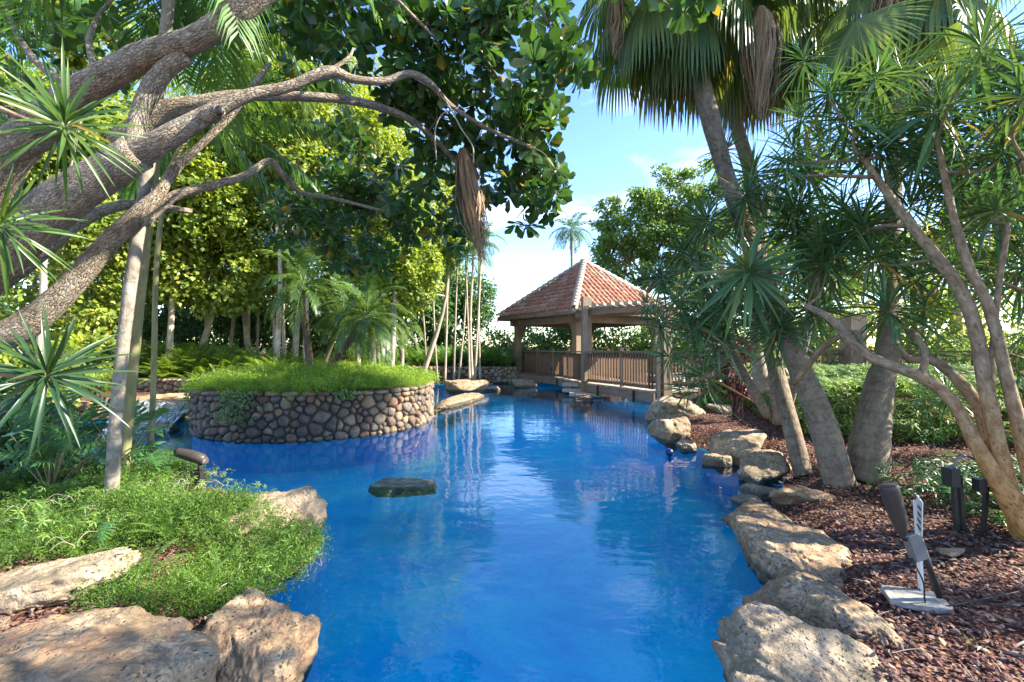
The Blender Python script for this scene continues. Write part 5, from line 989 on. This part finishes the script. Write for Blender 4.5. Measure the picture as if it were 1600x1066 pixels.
# trailing ivy on the planter
for k_, (aa, w, lb) in enumerate(((-1.72, .22, 'ivy hanging down the left end of the planter wall'), (-.60, .12, 'narrow ivy strand down the planter wall face'), (.15, .06, 'short ivy tuft over the planter rim'))):
    n = (900, 260, 70)[k_]; a = a0+aa+r.normal(0, w/1.6, n); z_ = .8-(r.uniform(0, 1, n)**1.1)*((.8, .5, .16)[k_]); q = np.column_stack([PC[0]+np.cos(a)*(PR+.09+r.uniform(0, .06, n)), PC[1]+np.sin(a)*(PR+.09+r.uniform(0, .06, n)), z_]); out = np.column_stack([np.cos(a), np.sin(a), a*0]); g = Geo(); scatter(g, OVATE, q, out*.5+r.normal(0, .5, (n, 3))+(0, 0, -.5), out+r.normal(0, .3, (n, 3)), .06*r.uniform(.7, 1.3, n)); single('ivy', g, M['greentree'], lb, 'ivy', 'ivy on the planter wall', loc=q[0])
# right hedge of palmate leaflets
def palmate(n=6):
    g = Geo(); a = np.linspace(0, 2*np.pi, n, endpoint=False); d = np.stack([np.cos(a)*.9, np.sin(a)*.9, a*0-.12], 1); scatter(g, LANCE, d*.05, d, np.tile([0, 0, 1.0], (n, 1)), 1.0); V, T = g.arr(); return V, T
def palm_scatter(g, q, ax, s_, r): # local axis Z is the face
    V, T = palmate(); A = nrm(np.cross(ax, r.normal(0, 1, q.shape))); scatter(g, (V, T), q, A, ax, s_)
hp = [np.array([3.8, 9.3]), np.array([4.4, 8.2]), np.array([4.0, 7.0]), np.array([3.9, 6.0]), np.array([4.6, 5.35]), np.array([5.6, 5.0]), np.array([7.0, 4.7]), np.array([8.5, 4.4]), np.array([10.5, 7.5]), np.array([9.5, 10.5]), np.array([7.0, 11.6]), np.array([5.2, 11.6])]
g = Geo(); q = np.column_stack([r.uniform(3.6, 10.5, 30000), r.uniform(4.3, 11.7, 30000)]); q = q[inpoly(q, hp)]
def hpd(q):
    d = np.full(len(q), 1e9)
    for i in range(len(hp)):
        a = hp[i]; v = hp[(i+1) % len(hp)]-a; t_ = np.clip(((q-a)@v)/(v@v), 0, 1); d = np.minimum(d, np.linalg.norm(q-a-t_[:, None]*v, axis=1))
    return d
dd = hpd(q); top = .28+.42*ss(0, .45, dd)+.09*fbm(np.column_stack([q*1.1, q[:, :1]*0]), 3, 2); lay = r.uniform(0, 1, len(q)); zz = top*(1-np.where(dd < .5, lay*.85, lay*.25)); keep = np.arange(len(q)) < 21000
palm_scatter(g, np.column_stack([q, gz(q[:, 0], q[:, 1])+zz])[keep], nrm(np.column_stack([r.normal(-.1, .4, (len(q), 1)), r.normal(-.35, .4, (len(q), 1)), np.full((len(q), 1), 1.0)]))[keep], .085*r.uniform(.7, 1.25, keep.sum()), r)
g2 = Geo(); palm_scatter(g2, palm_q[0], palm_q[1], .034*r.uniform(.6, 1.3, len(palm_q[0])), r); struct('broadleaf_weeds', g2, M['hedge'], kind='stuff')['label'] = 'light green broad-leaved weeds scattered in the ground cover'
# inner stems so the hedge is not hollow
for k_ in range(260):
    i = int(r.integers(0, len(q))); b_ = np.array([q[i, 0], q[i, 1], gz1(*q[i])]); tube(g, [(*b_, .008), (*(b_+r.normal(0, .12, 3)*(1, 1, 0)+(0, 0, top[i]*.9)), .004)], 4, 2, cap=False)
single('hedge', g, M['hedge'], 'low clipped light green hedge of small palmate leaves behind the stout palm trunks', 'hedge', loc=(4.6, 5.35, .3))
g = Geo(); q = np.column_stack([r.uniform(3.2, 4.7, 700), r.uniform(2.3, 4.1, 700)]); q = q[q[:, 0] > 3.3+.25*np.sin(q[:, 1]*3)+(4.1-q[:, 1])*-.15]; n = len(q); palm_scatter(g, np.column_stack([q, gz(q[:, 0], q[:, 1])+r.uniform(.04, .26, n)]), nrm(r.normal(0, .35, (n, 3))+(0, -.2, 1)), .075*r.uniform(.7, 1.2, n), r); single('low_shrub', g, M['philo'], 'dark green low shrub at the right edge under the orange stems', 'shrub', loc=(3.6, 3, .3))
def shrub(name, label, bl, n, tm, m_, s_, cat='shrub', seed=0, group=None):
    r = np.random.default_rng(seed+5); p, a = crown_pts(bl, n, r, 14, .4); g = Geo(); scatter(g, tm, p, a, r.normal(0, .5, p.shape)+(0, -.3, .9), s_*r.uniform(.7, 1.3, n)[:len(p)]); b_ = bl[0][0]
    for k_ in range(12): e = p[int(r.integers(0, len(p)))]; tube(g, [(b_[0]+r.normal(0, .05), b_[1]+r.normal(0, .05), gz1(b_[0], b_[1]), .012), (*((e+b_)/2), .009), (*e, .004)], 4, 2, cap=False)
    return single(name, g, M[m_], label, cat, group, loc=(b_[0], b_[1], gz1(b_[0], b_[1])))
shrub('burgundy_shrub', 'dark burgundy-leaved shrub between the bridge end and the leaning palm', [sblob(1152, 575, 42, 46, 7.6)], 900, LANCE, 'burgundy', .17, seed=1)
shrub('leafy_shrub', 'dark shrub filling the left edge behind the philodendron leaves', [sblob(-10, 650, 90, 90, 5.2), sblob(-60, 740, 90, 60, 4.6), sblob(60, 690, 60, 50, 5.0)], 2600, OVATE, 'darktree', .13, seed=2)
shrub('leafy_shrub', 'green shrub behind the brown railing right of the leaning palm', [sblob(1245, 525, 40, 26, 14.5), sblob(1290, 545, 40, 22, 14.5)], 1200, OVATE, 'greentree', .14, seed=3)
shrub('leafy_shrub', 'bushy green shrub by the wooden fence at the right edge', [sblob(1480, 585, 70, 45, 12.8), sblob(1590, 600, 60, 50, 12), sblob(1540, 560, 60, 40, 13)], 2200, LANCE, 'hedge', .2, seed=4)
shrub('leafy_shrub', 'bright shrub over the water at far left behind the dark leaves', [sblob(60, 600, 70, 40, 8.6), sblob(-20, 580, 70, 50, 8.8), sblob(130, 560, 50, 40, 9.2)], 2200, OVATE, 'seagrape', .14, seed=6)
# split-leaf philodendron
def split_leaf(seed, lob=8):
    r = np.random.default_rng(seed); g = Geo(); V = []; T = []
    for sg in (-1, 1):
        for i in range(lob):
            t_ = (i+.4)/lob; a = math.radians(100-75*t_); bx = t_*.8; l = .5*math.sin(math.pi*(.22+.70*t_))**.8*r.uniform(.85, 1.1); q = np.array([math.cos(a), sg*math.sin(a), 0]); w = .8/lob*.62; k = len(V)
            V += [(bx-w*.75, 0, 0), (bx+w*.75, 0, 0), (bx+q[0]*l*.55-w*.5, q[1]*l*.55, .03), (bx+q[0]*l*.55+w*.6, q[1]*l*.55, .05), (bx+q[0]*l, q[1]*l, -.08)]; T += [(k, k+1, k+3), (k, k+3, k+2), (k+2, k+3, k+4)] if sg < 0 else [(k, k+3, k+1), (k, k+2, k+3), (k+2, k+4, k+3)]
    k = len(V); V += [(.78, -.08, 0), (.78, .08, 0), (1.08, 0, -.1)]; T += [(k, k+1, k+2)]; return np.array(V), np.array(T)
PHm = [];
for s_ in range(4): me = Geo().add(*split_leaf(s_)).mesh('leaf'); me.materials.append(M['philo']); PHm.append(me)
for k_, (lb, x, y, D, n, spx, spy) in enumerate((('philodendron with deeply cut leaves over the water left of the spotlight', 190, 725, 4.3, 30, 85, 45), ('philodendron with big cut leaves under the dark dracaena head', 80, 730, 3.9, 26, 90, 60), ('small philodendron with bluish cut leaves in the ground cover before the grey trunk', 165, 825, 3.2, 7, 45, 14))):
    b = P(x, y, D); b[2] = gz1(b[0], b[1]); t = thing('philodendron', lb, 'plant', b, 'philodendrons at left'); pe = Geo()
    for i in range(n):
        c = P(min(x+r.normal(0, spx*.5), 238), y-35*(k_ < 2)+r.normal(0, spy*.55), D+r.normal(0, .25)); d = nrm(c-b+r.normal(0, .15, 3)+np.array([0, -.1, .1])); d2 = nrm(d+np.array([0, 0, -.7])+r.normal(0, .25, 3)); s_ = (.30 if k_ < 2 else .18)*r.uniform(.8, 1.2)
        inst('leaf', PHm[i % 4], mtx(d2, np.array([0, -.5, .8])+r.normal(0, .25, 3), c, s_), t); tube(pe, [(*b, .008), (*((b+c)/2+np.array([0, 0, .06])), .006), (*c, .005)], 4, 3, cap=False)
    part('leaf_stalks', pe, M['bamboo'], t, 'stuff')
# grassy tufts
def tuft(label, px, py, rp_, n, seed, m_='fern_d', z_=.25):
    b = G(px, py, z_); g = Geo(); d = dirs_around((0, 0, 1), n, 80, 20, seed); L = rp_*b[1]/F; scatter(g, BLADE2, np.repeat([b], n, 0), d, np.tile([0, 0, 1.], (n, 1)), L*rng.uniform(.7, 1.1, n)); single('grass_tuft', g, M[m_], label, 'plant', 'strappy tufts in the ground cover', loc=b)
tuft('strappy green tuft right of the grey trunk base', 228, 838, 40, 18, 1); tuft('pale strappy tuft left of the grey trunk base', 122, 865, 42, 14, 2, 'hedge'); tuft('small bright tuft above the bottom left slab', 162, 950, 30, 12, 3, 'fern_d'); tuft('light green seedling tuft at the left edge', 35, 885, 34, 12, 4, 'hedge'); tuft('small seedling in the mulch near the white pipe', 1515, 1005, 16, 9, 5, 'hedge')

# ------------------------------------------------------------------ mulch chips and leaf litter
def chips(name, q, s0, s1, m_, r, zo=.008):
    n = len(q); V = np.array([(1, 0, 0), (-1, 0, 0), (0, .62, 0), (0, -.62, 0), (.2, .1, .42), (-.1, -.1, -.42), (.6, .45, .1), (-.55, -.4, .15)], float)
    T = np.array([(0, 6, 4), (6, 2, 4), (2, 1, 4), (1, 7, 4), (7, 3, 4), (3, 0, 4), (0, 5, 6), (6, 5, 2), (2, 5, 1), (1, 5, 7), (7, 5, 3), (3, 5, 0)])
    g = Geo(); zz = gz(q[:, 0], q[:, 1])+zo+np.abs(r.normal(0, .008, n)); scatter(g, (V, T), np.column_stack([q, zz]), nrm(r.normal(0, 1, (n, 3))*(1, 1, .35)), r.normal(0, .5, (n, 3))+(0, 0, 1), r.uniform(s0, s1, n)*r.uniform(.6, 1, n)); o = struct(name, g, M[m_], smooth=False, kind='stuff'); return o
q = np.column_stack([r.uniform(1.0, 5.6, 60000), r.uniform(.9, 9.0, 60000)]); pr = np.clip(1.7/np.maximum(q[:, 1]-.6, .6)**1.15, .04, 1); q = q[(r.uniform(0, 1, len(q)) < pr) & ~inside(q[:, 0], q[:, 1])][:23000]; chips('mulch', q, .008, .026, 'chip', r)['label'] = 'red-brown mulch chips on the right bank'
q = np.column_stack([r.uniform(-4, -1.0, 9000), r.uniform(1.4, 3.0, 9000)]); q = q[~inside(q[:, 0], q[:, 1])][:5000]; chips('leaf_litter', q, .008, .026, 'chip', r)['label'] = 'dark leaf litter behind the bottom left slab'
g = Geo()
q = np.column_stack([r.uniform(1.2, 4.6, 420), r.uniform(1.2, 5.6, 420)]); q = q[~inside(q[:, 0], q[:, 1])]
for p in q:
    a = r.uniform(0, 6.28); L = r.uniform(.04, .16); z_ = gz1(*p)+.022; e = np.array([math.cos(a), math.sin(a)])*L; tube(g, [(p[0], p[1], z_, .0018), (*(p+e*.5+r.normal(0, .008, 2)), z_+.006, .0018), (*(p+e), z_, .001)], 4, 2, cap=False)
struct('fallen_straw', g, M['root'], kind='stuff')['label'] = 'dry straw and twigs lying on the mulch'
g = Geo(); q = np.column_stack([r.uniform(1.2, 4.6, 260), r.uniform(1.3, 5.0, 260)]); q = q[~inside(q[:, 0], q[:, 1])]; scatter(g, OVATE, np.column_stack([q, gz(q[:, 0], q[:, 1])+.025]), r.normal(0, 1, (len(q), 3))*(1, 1, .15), r.normal(0, .25, (len(q), 3))+(0, 0, 1), r.uniform(.02, .05, len(q))); struct('fallen_leaves', g, M['dead'], kind='stuff')['label'] = 'small dry leaves on the mulch'

# ------------------------------------------------------------------ garden fixtures
def cyl(g, a, b, r0, r1=None, n=16): tube(g, [(*a, r0), (*b, r1 if r1 is not None else r0)], n, 1)
# spotlight by the sign
b = P(1468, 945, 2.22); b[2] = gz1(b[0], b[1])+.045; D = b[1]
t = thing('garden_spotlight', 'bronze bullet spotlight pointing up on a black stake beside the white sign', 'spotlight', b)
j = P(1420, 838, D); g = Geo(); cyl(g, b, P(1437, 842, D), .014); part('stake', g, M['black'], t)
g = Geo(); beam(g, P(1424, 838, D), P(1436, 872, D), .050, .060, up=(1, 0, 0)); part('junction_box', g, M['grey'], t, smooth=False)
g = Geo(); cyl(g, P(1411, 834, D), P(1414, 844, D), .012); cyl(g, P(1413, 842, D), P(1428, 842, D), .010); part('knuckle', g, M['black'], t)
g = Geo(); tube(g, [(*P(1411, 836, D), .014), (*P(1407, 822, D), .030), (*P(1399, 795, D), .038), (*P(1390, 766, D), .041), (*P(1388, 759, D), .038), (*P(1387.5, 757, D), .025)], 22, 4); part('lamp_housing', g, M['bronze'], t)
g = Geo(); rc = np.random.default_rng(4); c0 = P(1424, 872, b[1]); pts_ = [(*c0, .004), (*(c0+(.03, -.03, -.10)), .004), (*(c0+(.06, -.02, -.22)), .004), (c0[0]+.16, c0[1]-.05, gz1(c0[0]+.16, c0[1]-.05)+.03, .004), (c0[0]+.42, c0[1]-.02, gz1(c0[0]+.42, c0[1])+.03, .004), (c0[0]+.75, c0[1]+.1, gz1(c0[0]+.75, c0[1]+.1)+.0, .004)]; tube(g, pts_, 6, 6); part('cable', g, M['black'], t)
# sign
b2_ = P(1440, 940, 2.32); D = b2_[1]; zg = gz1(b2_[0], b2_[1])
t = thing('garden_sign', 'small white sign seen nearly edge-on on a thin white post set in a concrete slab', 'sign', (b2_[0], b2_[1], zg))
g = Geo(); beam(g, (b2_[0], D, zg), P(1431, 782, D), .028, .012, up=(1, -.2, 0)); part('post', g, M['white'], t, smooth=False)
g = Geo(); a = P(1436, 832, D-.03); c = P(1437, 779, D-.03); beam(g, a, c, .004, .15, up=(.66, 1, 0)); part('sign_board', g, M['white'], t, smooth=False)
dv = nrm(np.array([.66, 1, 0])); sdv = nrm(np.cross(nrm(c-a), dv)); sdv = sdv if sdv[1] < 0 else -sdv
sdv = np.array([-dv[1], dv[0], 0]); g = Geo()
for k_ in range(4):
    m0 = a+(c-a)*(.18+.19*k_)+sdv*.0045
    for w0, w1 in ((-.055, -.02), (-.012, .015), (.022, .055)): beam(g, m0+dv*w0, m0+dv*w1, .002, .012, up=(0, 0, 1))
part('print', g, M['ink'], t, smooth=False)
cc = P(1438, 946, 2.24); cz = gz1(cc[0], cc[1]); V, T = ico(5); V = np.sign(V)*np.abs(V)**.38; V = V*np.array([.125, .085, .02])/np.abs(V).max(0); V = V+.006*fbm(V*30, 3, 4)[:, None]; V = V@np.array(Matrix.Rotation(math.radians(-18), 3, 'Z')).T; g = Geo().add(V+np.array([cc[0]-.01, cc[1]+.02, cz+.02]), T); single('concrete_slab', g, M['conc'], 'rough grey concrete slab holding the sign and spotlight stakes', 'slab', loc=cc)
# junction box on two legs with conduit
D = 3.0; t = thing('electrical_stand', 'black electrical box on two stakes with a bent conduit beside the orange stems', 'electrical box', P(1500, 842, D))
for a, c in (((1495, 836), (1489, 742)), ((1506, 842), (1499, 742))): g = Geo(); beam(g, P(*a, D), P(*c, D), .022, .022, up=(0, 1, 0)); part('stake', g, M['black'], t, smooth=False)
g = Geo(); beam(g, P(1486, 759, D-.03), P(1485, 731, D-.03), .055, .075, up=(0, 1, 0)); part('box', g, M['black'], t, smooth=False)
g = Geo(); tube(g, LS_([(1491, 733, 3, D-.02), (1494, 720, 3, D-.02), (1502, 713, 3, D-.02), (1514, 714, 3, D), (1530, 722, 3, D+.02)]), 10, 6); part('conduit', g, M['grey'], t)
t = thing('electrical_stand', 'single black stake with a small box half hidden behind the orange stems', 'electrical box', P(1537, 848, 2.95)); g = Geo(); beam(g, P(1535, 846, 2.95), P(1541, 760, 2.95), .024, .02, up=(0, 1, 0)); part('stake', g, M['black'], t, smooth=False); g = Geo(); beam(g, P(1531, 768, 2.93), P(1530, 748, 2.93), .05, .05, up=(0, 1, 0)); part('box', g, M['black'], t, smooth=False)
# left spotlight
D = 4.05; t = thing('garden_spotlight', 'bronze spotlight lying level above a black box at the left pool edge', 'spotlight', P(308, 770, D))
g = Geo(); tube(g, [(*P(321, 719, D+.02), .032), (*P(319, 719, D+.02), .046), (*P(308, 715, D), .050), (*P(290, 710, D), .046), (*P(276, 706, D), .038)], 20, 3); part('lamp_housing', g, M['bronze'], t)
g = Geo(); cyl(g, P(312, 722, D), P(312, 740, D), .014); part('knuckle', g, M['black'], t); g = Geo(); beam(g, P(308, 757, D), P(308, 736, D), .115, .09, up=(0, 1, 0)); part('junction_box', g, M['black'], t, smooth=False)
g = Geo(); cyl(g, P(312, 790, D), P(312, 750, D), .016); part('stake', g, M['black'], t)
# pipe, roots, float, twigs
g = Geo(); tube(g, LS_([(1531, 1014, 6, 1.92), (1526, 1030, 6.5, 1.86), (1522, 1042, 6.5, 1.80), (1540, 1056, 6, 1.74), (1580, 1080, 6, 1.66)]), 12, 6); single('pipe', g, M['white'], 'short white bent plastic pipe lying on the mulch at the bottom edge', 'pipe', loc=P(1531, 1020, 1.9))
g = Geo()
for L in ([(1548, 1024, 5, 1.9), (1575, 1020, 6, 1.86), (1600, 1028, 7, 1.82), (1640, 1050, 8, 1.75)], [(1600, 1028, 5, 1.82), (1590, 1045, 4.5, 1.78), (1578, 1056, 3.5, 1.74)], [(1575, 1020, 3, 1.86), (1590, 1008, 3, 1.88), (1610, 1000, 3, 1.9)]): tube(g, LS_(L), 9, 6, .12, 2, nf=30)
single('root', g, M['root'], 'bleached bare root branching over the mulch in the bottom right corner', 'root', loc=P(1575, 1020, 1.86))
g = Geo(); V, T = ICO[3]; c = G(1046, 712, 0)+(0, 0, .045); g.add(V*.055+c, T); t = thing('pool_float', 'small navy ball float in the water below the far rocks', 'float', c); part('ball', g, M['navy'], t); g = Geo(); cyl(g, c+(0, 0, -.02), c+(0, 0, -.25), .012); part('stem', g, M['navy'], t)
rt = np.random.default_rng(3)
for nm, lb, px, py, n_, sp in (('dry_twigs', 'tangle of dry rootlets over the water at the tip of the ground cover', 455, 868, 26, 30), ('dry_twigs', 'dry twigs at the waterline below the ground cover edge', 380, 925, 16, 24), ('dry_twigs', 'pale roots spilling between the rocks at the leaning palm', 1225, 738, 20, 20)):
    g = Geo()
    for k_ in range(n_): a = G(px+rt.normal(0, sp*.6), py+rt.normal(0, 8), .10); b_ = a+rt.normal(0, .07, 3)*(1, 1, .4); c_ = b_+rt.normal(0, .06, 3)*(1, 1, .4); tube(g, [(*a, .003), (*b_, .0025), (*c_, .0012)], 4, 3, cap=False)
    single(nm, g, M['root'], lb, 'twigs', loc=G(px, py, .1))
